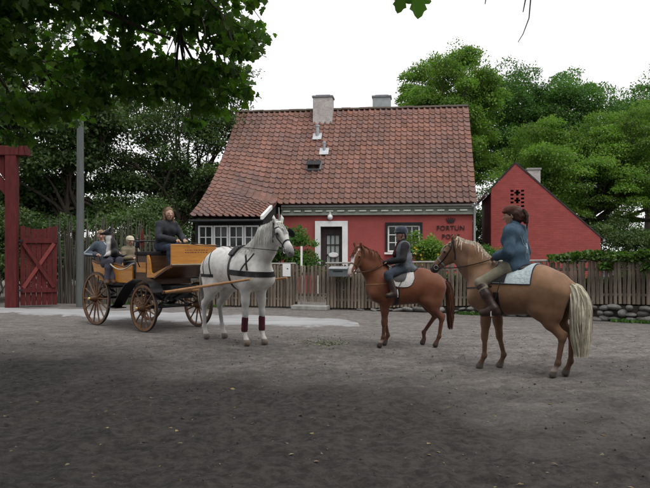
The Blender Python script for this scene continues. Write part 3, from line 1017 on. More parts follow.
# notice, letterbox, white stake
def on_fence(x, z, off=-.06):
    p = fpt(s_of_x(x)); d = f_dir(s_of_x(x)); nn = Vector((-d.y, d.x, 0))
    q = p + nn * off
    return Vector((q.x, q.y, z)), math.atan2(d.y, d.x)
loc, a = on_fence(-1.03, .88)
nb = empty('notice_board', loc, a, 'small white notice fixed to the slat fence', 'notice')
MB().box((0, 0, .17), (.23, .012, .34), bev=.003).build('sheet', M_WHITE, nb)
MB().box((.03, -.008, .21), (.04, .006, .025)).build('emblem', M_BLACKP, nb)
loc, a = on_fence(.42, .90, -.16)
lb = empty('letterbox', loc, a, 'dark grey metal letterbox with pale sloping lid on the slat fence', 'letterbox')
M_LBOX = mat('grey_enamel', (.11, .125, .13), .5, var=.12, bump=.05)
MB().prism([(-.11, 0), (.11, 0), (.11, .25), (-.11, .20)], 'x', -.24, .24).build('box', M_LBOX, lb)
MB().prism([(-.135, .196), (.11, .252), (.11, .270), (-.135, .214)], 'x', -.26, .26).build('lid', M_ZINC, lb)
MB().box((0, -.113, .14), (.26, .008, .03)).build('slot', M_BLACKP, lb)
loc, a = on_fence(-.70, 0, .18)
stk = MB().box((0, 0, .85), (.055, .05, 1.70), bev=.01).build('white_stake', M_WHITE, None, loc)
tag(stk, 'slim white stake rising behind the garden gate', 'stake')

# dry stone footing below the right-hand run of the fence
sw = empty('stone_wall', (0, 0, 0), 0, 'low dry wall of rounded grey fieldstones under the slat fence', 'wall')
def stone_mesh(i):
    r = np.random.default_rng(100 + i)
    bm = bmesh.new(); bmesh.ops.create_icosphere(bm, subdivisions=2, radius=1)
    a = r.normal(size=(5, 3)); ph = r.random(5) * 6
    for v in bm.verts:
        c = np.array(v.co)
        k = 1 + .10 * sum(math.sin(float(a[q] @ c) * 1.6 + ph[q]) for q in range(5)) / 2
        c = np.sign(c) * np.abs(c) ** .82
        v.co = Vector(c * k)
    me = bpy.data.meshes.new('stone'); bm.to_mesh(me); bm.free()
    me.polygons.foreach_set('use_smooth', np.ones(len(me.polygons), bool))
    return me
M_STONE = mat('fieldstone', (.21, .205, .195), .9, col2=(.10, .098, .095), scale=4, bump=.5, bscale=18, rnd=.35)
stones = [stone_mesh(i) for i in range(12)]
for me in stones: me.materials.append(M_STONE)
s = s_of_x(1.0)
while s < cum[-1] - .1:
    p = fpt(s); d = f_dir(s); ht = bot_z(p.x) - .02
    nrow = 1 if ht < .17 else (2 if ht < .30 else 3)
    z = 0
    wmax = 0
    for r_ in range(nrow):
        w = random.choice((.08, .11, .14, .18)) * random.uniform(.9, 1.15); h = ht / nrow * random.uniform(.75, 1.2)
        jx = random.uniform(-.08, .08) + (.10 if r_ % 2 else 0)
        q = p + d * jx
        o = link('stone', random.choice(stones), None, sw, (q.x, q.y + random.uniform(-.02, .02), z + h / 2))
        o.scale = (w, random.uniform(.11, .15), h / 2 * 1.1)
        o.rotation_euler = (random.uniform(-.2, .2), random.uniform(-.25, .25), math.atan2(d.y, d.x) + random.uniform(-.3, .3))
        z += ht / nrow
    s += random.uniform(.20, .27)
m = MB()
for i in range(40):
    sa = s_of_x(1.0) + (cum[-1] - s_of_x(1.0)) * i / 40; sb = s_of_x(1.0) + (cum[-1] - s_of_x(1.0)) * (i + 1) / 40
    pa, pb = fpt(sa), fpt(sb); c = (pa + pb) / 2; d = pb - pa
    m.box((c.x, c.y + .05, (bot_z(c.x) - .04) / 2), (d.length, .14, bot_z(c.x) - .04), rot=Matrix.Rotation(math.atan2(d.y, d.x), 3, 'Z'))
m.build('earth_fill', mat('dark_earth', (.035, .03, .026), .95, var=.3), sw)

# brushwood palisade behind the carriage
pal = empty('palisade_fence', (0, 0, 0), 0, 'tall ragged palisade of thin dark stakes beside the red gate', 'fence')
M_STAKE = mat('old_brushwood', (.105, .095, .08), .95, var=.4, stretch=(8, 8, .6), bump=.5, rnd=.4)
stake_me = []
for i in range(10):
    r = random.Random(i + 50)
    x = y = 0; pts = []
    for j in range(6):
        pts.append((x, y, j / 5)); x += r.uniform(-.012, .012); y += r.uniform(-.012, .012)
    stake_me.append(MB().tube(pts, [.022, .022, .020, .018, .014, .006], 5).mesh('stake'))
for me in stake_me: me.materials.append(M_STAKE)
PA, PB = Vector((-8.25, 20.7, 0)), Vector((-3.9, 19.95, 0))
pd = (PB - PA).normalized()
for i in range(190):
    t = i / 189
    p = PA + (PB - PA) * t + Vector((0, random.uniform(-.04, .04), 0))
    h = random.uniform(1.7, 2.7) * (1 - .30 * max(0, (t - .55) / .45))
    o = link('stake', random.choice(stake_me), None, pal, (p.x, p.y, 0))
    o.scale = (random.uniform(.8, 1.5), random.uniform(.8, 1.4), h)
    o.rotation_euler = (random.gauss(0, .02), random.gauss(0, .045), random.uniform(0, 6))
for z in (.5, 1.35):
    MB().tube([PA + Vector((0, .05, z)), (PA + PB) / 2 + Vector((0, .06, z + .02)), PB + Vector((0, .05, z))], .035, 6).build('rail', M_STAKE, pal)
# red timber gateway and its open leaf
M_REDW = mat('ox_red_timber', (.098, .016, .016), .8, var=.28, scale=3, stretch=(4, 4, .8), bump=.35)
gw = empty('gateway', (-8.64, 19.05, 0), R(6), 'tall red timber gateway with massive post, top beam and brace', 'gateway')
MB().box((0, 0, 2.1), (.30, .28, 4.2), bev=.02).build('post', M_REDW, gw)
MB().box((-1.35, 0, 4.33), (3.6, .30, .26), bev=.02).build('beam', M_REDW, gw)
MB().prism([(-.152, 3.1), (-.152, 3.45), (-.75, 4.198), (-1.05, 4.198)], 'y', -.10, .10).build('brace', M_REDW, gw)
MB().prism([(-.19, 3.55), (-.19, 4.195), (-.62, 4.195)], 'y', -.05, .05).build('brace_panel', M_REDW, gw)
MB().box((-2.98, 0, 2.1), (.36, .36, 4.2), bev=.02).build('post', M_REDW, gw)
gleaf = empty('gate_leaf', (-8.50, 19.12, 0), R(20), 'open red plank gate leaf with diagonal braces beside the tall post', 'gate')
nb_ = 7
bw = .96 / nb_
for i in range(nb_):
    h = 2.12 + .10 * (abs(i - 3) / 3) ** 2 + random.uniform(-.02, .02)
    MB().box((.05 + bw * (i + .5), 0, .06 + h / 2), (bw - .014, .03, h), bev=.004).build('board', M_REDW, gleaf)
for z in (.48, 1.86):
    MB().box((.53, -.035, z), (.95, .038, .13), bev=.006).build('ledge', M_REDW, gleaf)
L = math.hypot(.8, 1.24)
MB().box((.53, -.037, 1.17), (L, .036, .10), rot=Matrix.Rotation(-math.atan2(1.24, .8), 3, 'Y'), bev=.005).build('diagonal_brace', mat('faded_red_timber', (.22, .05, .045), .85, var=.25, bump=.3), gleaf)
MB().box((.53, -.072, 1.17), (L, .030, .09), rot=Matrix.Rotation(math.atan2(1.24, .8), 3, 'Y'), bev=.005).build('diagonal_brace', M_REDW, gleaf)
for z in (.48, 1.86):
    MB().box((.02, -.06, z), (.22, .012, .05)).build('hinge', M_IRON, gleaf)
# utility pole
pole = MB().tube([(0, 0, 0), (.01, 0, 3), (0, 0, 7.6)], [.105, .10, .085], 14).build('utility_pole', mat('grey_galvanised_pole', (.105, .118, .112), .6, var=.15, stretch=(3, 3, .5), bump=.15), None, (-6.87, 19.35, 0), smooth=True)
tag(pole, 'plain grey pole standing in front of the palisade', 'pole')

# ------------------------------------------------------------------ smooth-union bodies
class Body:
    """continuous organic surface: tapered capsules blended together, polygonised with surface nets"""
    def __init__(s): s.p = []; s.cuts = []
    def cap(s, a, b, ra, rb=None, k=.04, s3=(1, 1, 1), B=None):
        s.p.append((np.array(a, float), np.array(b, float), ra, ra if rb is None else rb, k, np.array(s3, float), B))
        return s
    def ball(s, a, r, k=.03, s3=(1, 1, 1), B=None): return s.cap(a, a, r, r, k, s3, B)
    def chain(s, pts, rs, k=.03, s3=(1, 1, 1)):
        for i in range(len(pts) - 1): s.cap(pts[i], pts[i + 1], rs[i], rs[i + 1], k, s3)
        return s
    def cut(s, a, r): s.cuts.append((np.array(a, float), r)); return s
    def mesh(s, name, res, lo_clip=None):
        mn = np.min([np.minimum(p[0], p[1]) - max(p[2], p[3]) * p[5].max() for p in s.p], 0) - 3 * res
        mx = np.max([np.maximum(p[0], p[1]) + max(p[2], p[3]) * p[5].max() for p in s.p], 0) + 3 * res
        n = np.ceil((mx - mn) / res).astype(int) + 1
        F = np.full(n, .5, np.float32)
        ax = [mn[i] + res * np.arange(n[i]) for i in range(3)]
        for a, b, ra, rb, k, s3, B in s.p:
            pad = max(ra, rb) * s3.max() + k / s3.min() + 3 * res
            i0 = np.maximum(((np.minimum(a, b) - pad - mn) / res).astype(int), 0)
            i1 = np.minimum(((np.maximum(a, b) + pad - mn) / res).astype(int) + 2, n)
            G = np.stack(np.meshgrid(*[ax[q][i0[q]:i1[q]] for q in range(3)], indexing='ij'), -1).astype(np.float32)
            c = (a + b) / 2
            P = G - c; A = a - c; Bb = b - c
            if B is not None:
                P = P @ B; A = A @ B; Bb = Bb @ B
            P = P / s3; A = A / s3; Bb = Bb / s3
            ab = Bb - A
            L2 = float(ab @ ab)
            if L2 < 1e-10:
                d = np.linalg.norm(P - A, axis=-1) - ra
            else:
                t = np.clip(((P - A) @ ab) / L2, 0, 1)
                d = np.linalg.norm(P - A - t[..., None] * ab, axis=-1) - (ra + (rb - ra) * t)
            d = d * s3.min()
            sl = tuple(slice(i0[q], i1[q]) for q in range(3))
            f = F[sl]
            h = np.clip(.5 + .5 * (f - d) / k, 0, 1)
            F[sl] = f * (1 - h) + d * h - k * h * (1 - h)
        for a, r in s.cuts:
            G = np.stack(np.meshgrid(*ax, indexing='ij'), -1) if False else None
            i0 = np.maximum(((a - r - 3 * res - mn) / res).astype(int), 0); i1 = np.minimum(((a + r + 3 * res - mn) / res).astype(int) + 2, n)
            G = np.stack(np.meshgrid(*[ax[q][i0[q]:i1[q]] for q in range(3)], indexing='ij'), -1)
            sl = tuple(slice(i0[q], i1[q]) for q in range(3))
            F[sl] = np.maximum(F[sl], r - np.linalg.norm(G - a, axis=-1))
        if lo_clip is not None:
            F = np.maximum(F, (lo_clip - ax[2])[None, None, :])
        v, f = surface_nets(F, mn, res)
        return np_mesh(name, v, f)

def surface_nets(F, org, h):
    ins = F < 0
    nx, ny, nz = F.shape
    cs = [(i, j, k) for i in (0, 1) for j in (0, 1) for k in (0, 1)]
    cnt = sum(ins[i:nx - 1 + i, j:ny - 1 + j, k:nz - 1 + k].astype(np.int8) for i, j, k in cs)
    act = (cnt > 0) & (cnt < 8)
    I = np.argwhere(act)
    idx = np.full(act.shape, -1, np.int64); idx[act] = np.arange(len(I))
    acc = np.zeros((len(I), 3)); num = np.zeros(len(I))
    for c0 in cs:
        for q in range(3):
            if c0[q] == 1: continue
            c1 = list(c0); c1[q] = 1
            f0 = F[I[:, 0] + c0[0], I[:, 1] + c0[1], I[:, 2] + c0[2]]
            f1 = F[I[:, 0] + c1[0], I[:, 1] + c1[1], I[:, 2] + c1[2]]
            x = (f0 < 0) != (f1 < 0)
            t = np.where(x, f0 / np.where(x, f0 - f1, 1), 0)
            p = np.tile(np.array(c0, float), (len(I), 1)); p[:, q] += t
            acc += p * x[:, None]; num += x
    v = org + h * (I + acc / num[:, None])
    faces = []
    for q in range(3):
        u, w = (q + 1) % 3, (q + 2) % 3
        sl0 = [slice(None)] * 3; sl1 = [slice(None)] * 3
        sl0[q] = slice(0, -1); sl1[q] = slice(1, None)
        a, b = ins[tuple(sl0)], ins[tuple(sl1)]
        E = np.argwhere(a != b)
        if not len(E): continue
        ok = (E[:, u] > 0) & (E[:, w] > 0) & (E[:, u] < F.shape[u] - 1) & (E[:, w] < F.shape[w] - 1)
        E = E[ok]
        sgn = a[tuple(E.T)]
        def cell(du, dw):
            c = E.copy(); c[:, u] += du; c[:, w] += dw
            return idx[tuple(c.T)]
        Q = np.stack([cell(-1, -1), cell(0, -1), cell(0, 0), cell(-1, 0)], 1)
        Q[~sgn] = Q[~sgn][:, ::-1]
        faces.append(Q)
    return v, np.concatenate(faces)

def verts_of(me):
    a = np.empty(len(me.vertices) * 3, np.float32); me.vertices.foreach_get('co', a)
    return a.reshape(-1, 3)
def bvh_of(me):
    v = [tuple(c) for c in verts_of(me)]
    return BVHTree.FromPolygons([Vector(c) for c in v], [tuple(p.vertices) for p in me.polygons])

def snap(bvh, p, off):
    loc, nrm, i, d = bvh.find_nearest(Vector(p))
    return loc + nrm * off, nrm

def strap(bvh, pts, width=.02, off=.006, th=.005, sub=8, closed=False):
    """leather strap laid on the surface along a polyline"""
    P = [Vector(p) for p in pts]
    if closed: P.append(P[0])
    dense = []
    for i in range(len(P) - 1):
        for k in range(sub): dense.append(P[i].lerp(P[i + 1], k / sub))
    dense.append(P[-1])
    S = [snap(bvh, p, off) for p in dense]
    vs, fs = [], []
    for i, (p, n) in enumerate(S):
        t = (S[min(i + 1, len(S) - 1)][0] - S[max(i - 1, 0)][0])
        if t.length < 1e-6: t = Vector((0, 0, 1))
        t.normalize(); s_ = n.cross(t)
        if s_.length < 1e-6: s_ = t.orthogonal()
        s_.normalize()
        for q in ((-1, 0), (1, 0), (1, 1), (-1, 1)):
            vs.append(p + s_ * (q[0] * width / 2) + n * (q[1] * th - .006))
    for i in range(len(S) - 1):
        for k in range(4):
            a = i * 4 + k; b = i * 4 + (k + 1) % 4
            fs.append((a, b, b + 4, a + 4))
    fs += [(0, 1, 2, 3), tuple(range(len(vs) - 4, len(vs)))]
    return vs, fs

def ring_pts(bvh, c, u, v, n=28, a0=0, a1=2 * math.pi, R0=1.2):
    """points where rays towards c hit the surface, in the plane u,v"""
    out = []
    c, u, v = Vector(c), Vector(u).normalized(), Vector(v).normalized()
    for i in range(n + 1):
        a = a0 + (a1 - a0) * i / n
        d = u * math.cos(a) + v * math.sin(a)
        h = bvh.ray_cast(c, d)
        if h[0] is not None: out.append(h[0])
    return out

def ribbons(strands, w0, w1, rng):
    """hair: flat tapering locks given as point lists"""
    vs, fs = [], []
    for pts in strands:
        pts = [Vector(p) for p in pts]
        sd = Vector((rng.normal(), rng.normal(), .3 * rng.normal())).normalized()
        n = len(pts); base = len(vs)
        for i, p in enumerate(pts):
            t = pts[min(i + 1, n - 1)] - pts[max(i - 1, 0)]
            s_ = t.cross(sd)
            if s_.length < 1e-6: s_ = t.orthogonal()
            s_.normalize()
            w = w0 + (w1 - w0) * (i / (n - 1)) ** 2
            nn = s_.cross(t).normalized()
            vs += [p - s_ * w, p + nn * w * .5, p + s_ * w]
        for i in range(n - 1):
            a = base + i * 3
            fs += [(a, a + 1, a + 4, a + 3), (a + 1, a + 2, a + 5, a + 4)]
    return vs, fs

# ------------------------------------------------------------------ horses
def lerp3(a, b, t): return tuple(a[i] + (b[i] - a[i]) * t for i in range(3))

def horse_body(poll, nose, yaw, legs, neck_r=1.0, fat=1.0):
    B = Body()
    # trunk
    B.cap((.34, 0, 1.15), (-.30, 0, 1.18), .335 * fat, .318 * fat, .06, (1, .84, 1))
    B.cap((.42, 0, 1.16), (.56, 0, 1.10), .29, .215, .08, (1, .86, 1))
    B.cap((.44, 0, 1.43), (.08, 0, 1.38), .075, .075, .12)
    B.cap((-.36, 0, 1.23), (-.58, 0, 1.19), .265, .215, .08, (1, .98, 1))
    B.cap((-.30, 0, 1.42), (-.60, 0, 1.34), .08, .07, .12, (1, 1.5, 1))
    B.cap((-.66, 0, 1.32), (-.80, 0, 1.27), .05, .035, .06)
    for sd, key in ((1, 'L'), (-1, 'R')):
        # haunch
        B.cap((-.46, sd * .13, 1.22), (-.38, sd * .165, .93), .195, .135, .06, (1, .8, 1))
        B.cap((-.62, sd * .12, 1.15), (-.58, sd * .14, .86), .165, .115, .06, (1, .8, 1))
        hock, fet, cor, toe = legs['H' + key]
        st = (-.38, sd * .16, .92)
        mid = lerp3(st, hock, .5)
        B.cap(st, mid, .125, .085, .05, (1, .78, 1))
        B.cap((-.56, sd * .14, .88), mid, .11, .08, .05, (1, .8, 1))
        B.cap(mid, hock, .080, .056, .03, (1, .8, 1))
        hp = (hock[0] - .045, hock[1], hock[2] + .045)
        B.cap(hp, (hock[0] - .01, hock[1], hock[2] - .03), .030, .045, .03, (1, .8, 1))
        B.cap(lerp3(mid, hp, .25), hp, .05, .026, .02, (1, .5, 1))
        B.cap((hock[0] - .005, hock[1], hock[2] - .02), fet, .045, .034, .02, (1, .82, 1))
        B.ball(fet, .043, .02, (1, .9, 1))
        B.cap(fet, cor, .036, .036, .02)
        hd = np.array(toe) - np.array(cor)
        B.cap(cor, toe, .043, .056, .008)
        # shoulder, front leg
        B.cap((.40, sd * .13, 1.30), (.58, sd * .15, 1.04), .15, .125, .07, (1, .75, 1))
        B.cap((.57, sd * .14, 1.03), (.40, sd * .165, .93), .12, .105, .05, (1, .8, 1))
        knee, fet, cor, toe = legs['F' + key]
        el = (.41, sd * .155, .92)
        B.cap(el, lerp3(el, knee, .55), .105, .070, .05, (1, .78, 1))
        B.cap(lerp3(el, knee, .5), knee, .070, .050, .03, (1, .85, 1))
        B.cap((knee[0] + .008, knee[1], knee[2] + .03), (knee[0] + .008, knee[1], knee[2] - .03), .049, .044, .02, (1, .95, 1))
        B.cap((knee[0], knee[1], knee[2] - .03), fet, .038, .032, .02, (1.05, .82, 1))
        B.ball(fet, .042, .02, (1, .92, 1))
        B.cap(fet, cor, .034, .034, .02)
        B.cap(cor, toe, .042, .056, .008)
    # neck
    poll, nose = np.array(poll, float), np.array(nose, float)
    f = nose - poll; HLn = np.linalg.norm(f); f /= HLn
    q = HLn / .60
    d = np.array([math.cos(yaw), math.sin(yaw), 0])
    lat = np.cross(np.array([0, 0, 1.0]), d)
    lat -= f * (lat @ f); lat /= np.linalg.norm(lat)
    nr = np.cross(f, lat)
    BB = np.stack([f, lat, nr], 1)
    hp = lambda x, y, z: poll + (f * x + lat * y + nr * z) * q
    thr = hp(.09, 0, -.11)
    base = np.array([.50, 0, 1.24])
    mid = base + (thr - base) * .5 + np.array([-.01, 0, .035])
    B.cap(base, mid, .235 * neck_r, .178 * neck_r, .10, (1, .58, 1))
    B.cap(mid, thr, .178 * neck_r, .120, .06, (1, .62, 1))
    cm = np.array([.34, 0, 1.44]) + (poll - np.array([.34, 0, 1.44])) * .55 + np.array([-.03, 0, .05])
    B.cap((.36, 0, 1.43), cm, .07, .075, .10, (1, .8, 1))
    B.cap(cm, hp(.0, 0, -.05), .075, .075, .08, (1, .85, 1))
    # head
    H = lambda a, b, ra, rb, k, w: B.cap(hp(*a), hp(*b), ra * q, rb * q, k * q, (1, w, 1), BB)
    H((.03, 0, -.06), (.19, 0, -.05), .090, .098, .04, .86)
    H((.12, 0, -.135), (.24, 0, -.115), .092, .080, .04, .62)
    H((.18, 0, -.035), (.45, 0, -.050), .083, .056, .04, .80)
    H((.24, 0, -.13), (.50, 0, -.098), .060, .038, .04, .75)
    H((.46, 0, -.055), (.545, 0, -.062), .061, .054, .03, .92)
    H((.525, 0, -.105), (.545, 0, -.10), .038, .034, .03, .9)
    for sd in (1, -1):
        B.ball(hp(.185, sd * .072, -.018), .030 * q, .02)
        B.cap(hp(.13, sd * .055, .012), hp(.30, sd * .045, -.02), .018 * q, .010 * q, .03)
        e0, e1, e2 = hp(.0, sd * .052, .022), hp(-.055, sd * .070, .066), hp(-.115, sd * .064, .100)
        B.cap(e0, e1, .024 * q, .027 * q, .015, (1, .9, .6), BB)
        B.cap(e1, e2, .026 * q, .003, .01, (1, .9, .6), BB)
        B.cut(hp(.572, sd * .040, -.048), .017 * q)
        B.cut(hp(-.045, sd * .074, .098), .017 * q)
    return B, hp, (f, lat, nr, q)

def leg(kind, sd, dx=0.0, dz=0.0, spread=0.0):
    y = sd * (.135 + spread)
    if kind == 'F':
        return [(.415 + .5 * dx, sd * .145, .485), (.405 + .95 * dx, y, .205 + dz), (.455 + dx, y, .095 + dz), (.478 + dx, y, .045 + dz)]
    return [(-.70 + .45 * dx, sd * .135, .565), (-.665 + .95 * dx, y, .21 + dz), (-.615 + dx, y, .098 + dz), (-.592 + dx, y, .045 + dz)]

def hair_down(bvh, p, n0, length, rng, lag=(-.05, 0, 0), steps=6, off=.012, side=1, lift=.014):
    pts = [Vector(p)]
    cur = Vector(p) + Vector((0, side * .02, lift * (.6 + .6 * rng.random())))
    pts.append(cur.copy())
    st = length / steps
    jit = Vector((rng.normal() * .10, 0, 0))
    for i in range(steps):
        nx = cur + (Vector((0, side * .35 * (1 - i / steps), -1)) + Vector(lag) + jit).normalized() * st
        loc, nrm, _, dist = bvh.find_nearest(nx)
        if (nx - loc).dot(nrm) < off: nx = loc + nrm * (off + .006 * rng.random())
        cur = nx; pts.append(cur.copy())
    return pts

def make_horse(name, label, loc, rz, s, poll, nose, yaw, legs, color_fn, mats, res=.0125, mane_len=.26, mane_side=1, tail_len=.8, tail_n=260, tail_w=.10, fat=1.0, neck_r=1.0, seed=0, mane_n=170, strict=.9, lift=.014):
    rng = np.random.default_rng(seed)
    root = empty(name, loc, rz, label, 'horse')
    root.scale = (s, s, s)
    B, hp, fr = horse_body(poll, nose, yaw, legs, neck_r, fat)
    me = B.mesh('body', res, lo_clip=0.0)
    co = verts_of(me)
    set_attr(me, color_fn(co, hp, fr))
    link('body', me, mats['coat'], root, smooth=True)
    bvh = bvh_of(me)
    for sd in (1, -1):
        p = hp(.192, sd * .090, -.010)
        bm = bmesh.new(); bmesh.ops.create_uvsphere(bm, u_segments=12, v_segments=8, radius=.021)
        em = bpy.data.meshes.new('eye'); bm.to_mesh(em); bm.free()
        link('eye', em, mat('horse_eye', (.012, .008, .006), .08, var=.1, bump=0, spec=.6), root, tuple(p), smooth=True)
    # mane along the crest
    crest = []
    w = np.array([.34, 0, 1.47]); pl = np.array(poll, float)
    for i in range(40):
        t = i / 39
        c = w + (pl - w) * t
        up = np.array([-(pl - w)[2], 0, (pl - w)[0]]); up /= np.linalg.norm(up)
        h = bvh.ray_cast(Vector(c + up * .5), Vector(-up))
        if h[0] is not None and (h[0] - Vector(c)).length < .25: crest.append((h[0], h[1]))
    st = []
    for i in range(int(mane_n * 2.2)):
        k = rng.random() * (len(crest) - 1)
        a = crest[int(k)]
        p = a[0] + (crest[min(int(k) + 1, len(crest) - 1)][0] - a[0]) * (k % 1) + Vector((0, rng.normal() * .012, -.004))
        st.append(hair_down(bvh, p, a[1], mane_len * (.55 + .6 * rng.random()), rng, side=mane_side if rng.random() < strict else -mane_side, lift=lift))
    v, f = ribbons(st, .0080, .002, rng)
    MB().raw(v, f).build('mane', mats['hair'], root)
    st = []
    for i in range(34):                   # forelock
        p = hp(-.01 + .03 * rng.random(), rng.normal() * .025, .03)
        pts = [p]
        for k in range(1, 6):
            q_ = hp(.01 + .045 * k * (0.7 + .5 * rng.random()), rng.normal() * .012 + .03 * math.sin(i), .06)
            pts.append(snap(bvh, q_, .008 + .006 * rng.random())[0])
        st.append(pts)
    v, f = ribbons(st, .010, .003, rng)
    MB().raw(v, f).build('forelock', mats['hair'], root)
    st = []
    for i in range(int(tail_n * 2.6)):    # tail
        r_ = math.sqrt(rng.random()); th = rng.random() * 6.283
        ox, oy = r_ * math.cos(th), r_ * math.sin(th)
        L = tail_len * (.72 + .33 * rng.random())
        pts = []
        for k in range(11):
            t = k / 10
            bulge = tail_w * (.32 + 1.0 * math.sin(min(1, t * 1.35) * math.pi / 1.55)) * (1 if t < .8 else 1 - .35 * (t - .8) / .2)
            x = -.78 - .105 * math.sin(min(1, t * 3.2) * math.pi / 2) - .02 * t + ox * bulge * .75
            y = oy * bulge
            z = 1.285 + .02 * math.sin(min(1, t * 5) * math.pi) - L * max(0, t - .03) ** 1.05 + oy * .0
            wv = .008 if i % 7 else .022
            pts.append((x + wv * math.sin(5 * t + i), y + wv * 1.2 * math.sin(6 * t + i * 1.7), z))
        st.append(pts)
    v, f = ribbons(st, .011, .003, rng)
    MB().raw(v, f).build('tail', mats['tail'], root)
    return root, bvh, hp, fr

def mixc(c, a, w):
    return c * (1 - w[:, None]) + np.array(a)[None, :] * w[:, None]
def sstep(x, a, b): 
    t = np.clip((x - a) / (b - a), 0, 1); return t * t * (3 - 2 * t)
def hoofmask(co): return 1 - sstep(co[:, 2], .085, .10)
def head_coords(co, hp, fr):
    f, lat, nr, q = fr
    d = (co - hp(0, 0, 0)) / q
    return d @ f, d @ lat, d @ nr

M_COAT = mat('horse_coat', (1.05, 1.05, 1.05), .66, col2=(.70, .67, .65), scale=4.5, bump=.10, bscale=130, attr='tint', spec=.28, sheen=.12, detail=9)
M_LEATHER_B = mat('black_leather', (.016, .015, .016), .45, var=.3, bump=.1)
M_LEATHER_BR = mat('brown_leather', (.07, .035, .02), .5, var=.3, bump=.1)
M_STEEL = mat('steel', (.55, .55, .55), .3, metal=.9, var=.1, bump=0)

def bridle(root, bvh, hp, material, blinkers=False, nose_col=None, seed=0):
    """headpiece, browband, noseband, cheek straps and bit on the head"""
    br = empty('bridle', (0, 0, 0), 0, parent=root)
    c1 = hp(.40, 0, -.07); nb = []
    def loop(x, z0, n=20, tilt=0.0):
        c = Vector(hp(x, 0, z0)); f = (Vector(hp(1, 0, 0)) - Vector(hp(0, 0, 0))).normalized()
        l = (Vector(hp(0, 1, 0)) - Vector(hp(0, 0, 0))).normalized(); r_ = (Vector(hp(0, 0, 1)) - Vector(hp(0, 0, 0))).normalized()
        r_ = (r_ + f * tilt).normalized()
        return ring_pts(bvh, c, r_, l, n)
    v, f = strap(bvh, loop(.36, -.07), .026, sub=2, closed=True); MB().raw(v, f).build('noseband', nose_col or material, br)
    v, f = strap(bvh, [hp(-.02, .05, .0), hp(.03, .10, -.06), hp(.09, .09, -.15), hp(.13, .0, -.23), hp(.09, -.09, -.15), hp(.03, -.10, -.06), hp(-.02, -.05, .0)], .020); MB().raw(v, f).build('throatlash', material, br)
    v, f = strap(bvh, [hp(.07, .10, -.03), hp(.09, .06, .05), hp(.09, 0, .06), hp(.09, -.06, .05), hp(.07, -.10, -.03)], .020); MB().raw(v, f).build('browband', material, br)
    for sd in (1, -1):
        v, f = strap(bvh, [hp(-.02, sd * .05, .02), hp(.07, sd * .10, -.04), hp(.2, sd * .10, -.08), hp(.36, sd * .08, -.09), hp(.47, sd * .07, -.10)], .018)
        MB().raw(v, f).build('cheek_strap', material, br)
        p, n = snap(bvh, hp(.475, sd * .08, -.095), .012)
        m = MB(); pts = [p + Vector(hp(.035 * math.cos(a), 0, .035 * math.sin(a))) - Vector(hp(0, 0, 0)) for a in np.linspace(0, 2 * math.pi, 13)]
        m.tube(pts, .006, 6, cap=False).build('bit_ring', M_STEEL, br, smooth=True)
        if blinkers:
            p, n = snap(bvh, hp(.17, sd * .10, -.015), .01)
            c = Vector(hp(0, 0, 0)); F_ = Vector(hp(1, 0, 0)) - c; N_ = Vector(hp(0, 0, 1)) - c; Lt = (Vector(hp(0, sd, 0)) - c).normalized()
            m = MB(); vs = []
            for t in (0, .006):
                for (a, b) in ((-.06, -.05), (.05, -.06), (.085, -.01), (.07, .05), (0, .06), (-.05, .045)):
                    vs.append(p + F_ * a + N_ * b + Lt * (.012 + t + max(0, .05 * (a + .06) / .14)))
            m.raw(vs, [tuple(range(6)), tuple(range(6, 12))] + [(i, (i + 1) % 6, (i + 1) % 6 + 6, i + 6) for i in range(6)]).build('blinker', material, br)
    return br

def pad_surface(bvh, x0, x1, drop, off, nx=14, na=30, flare=0.0, z_c=1.15, th=.012, rnd=0.0):
    """cloth lying over the back: grid of points cast on to the barrel"""
    vs = []
    n = 0
    for lay in (off, off + th):
        for i in range(nx + 1):
            for j in range(na + 1):
                t = j / na * 2 - 1
                x = x0 + (x1 - x0) * i / nx + flare * abs(t)
                u_ = abs(i / nx * 2 - 1)
                a = t * drop * (1 - rnd * u_ ** 4)
                h = bvh.ray_cast(Vector((x, 0, z_c)), Vector((0, math.sin(a), math.cos(a))))
                p = h[0] if h[0] is not None else Vector((x, 0, z_c))
                vs.append(p + h[1] * lay)
    W = na + 1; N = (nx + 1) * W
    fs = []
    for i in range(nx):
        for j in range(na):
            a = i * W + j
            fs += [(a, a + 1, a + W + 1, a + W), (N + a, N + a + W, N + a + W + 1, N + a + 1)]
    for i in range(nx):
        for a, in ((i * W,), (i * W + na,)): fs.append((a, a + W, N + a + W, N + a))
    for j in range(na):
        for a in (j, nx * W + j): fs.append((a, a + 1, N + a + 1, N + a))
    return vs, fs

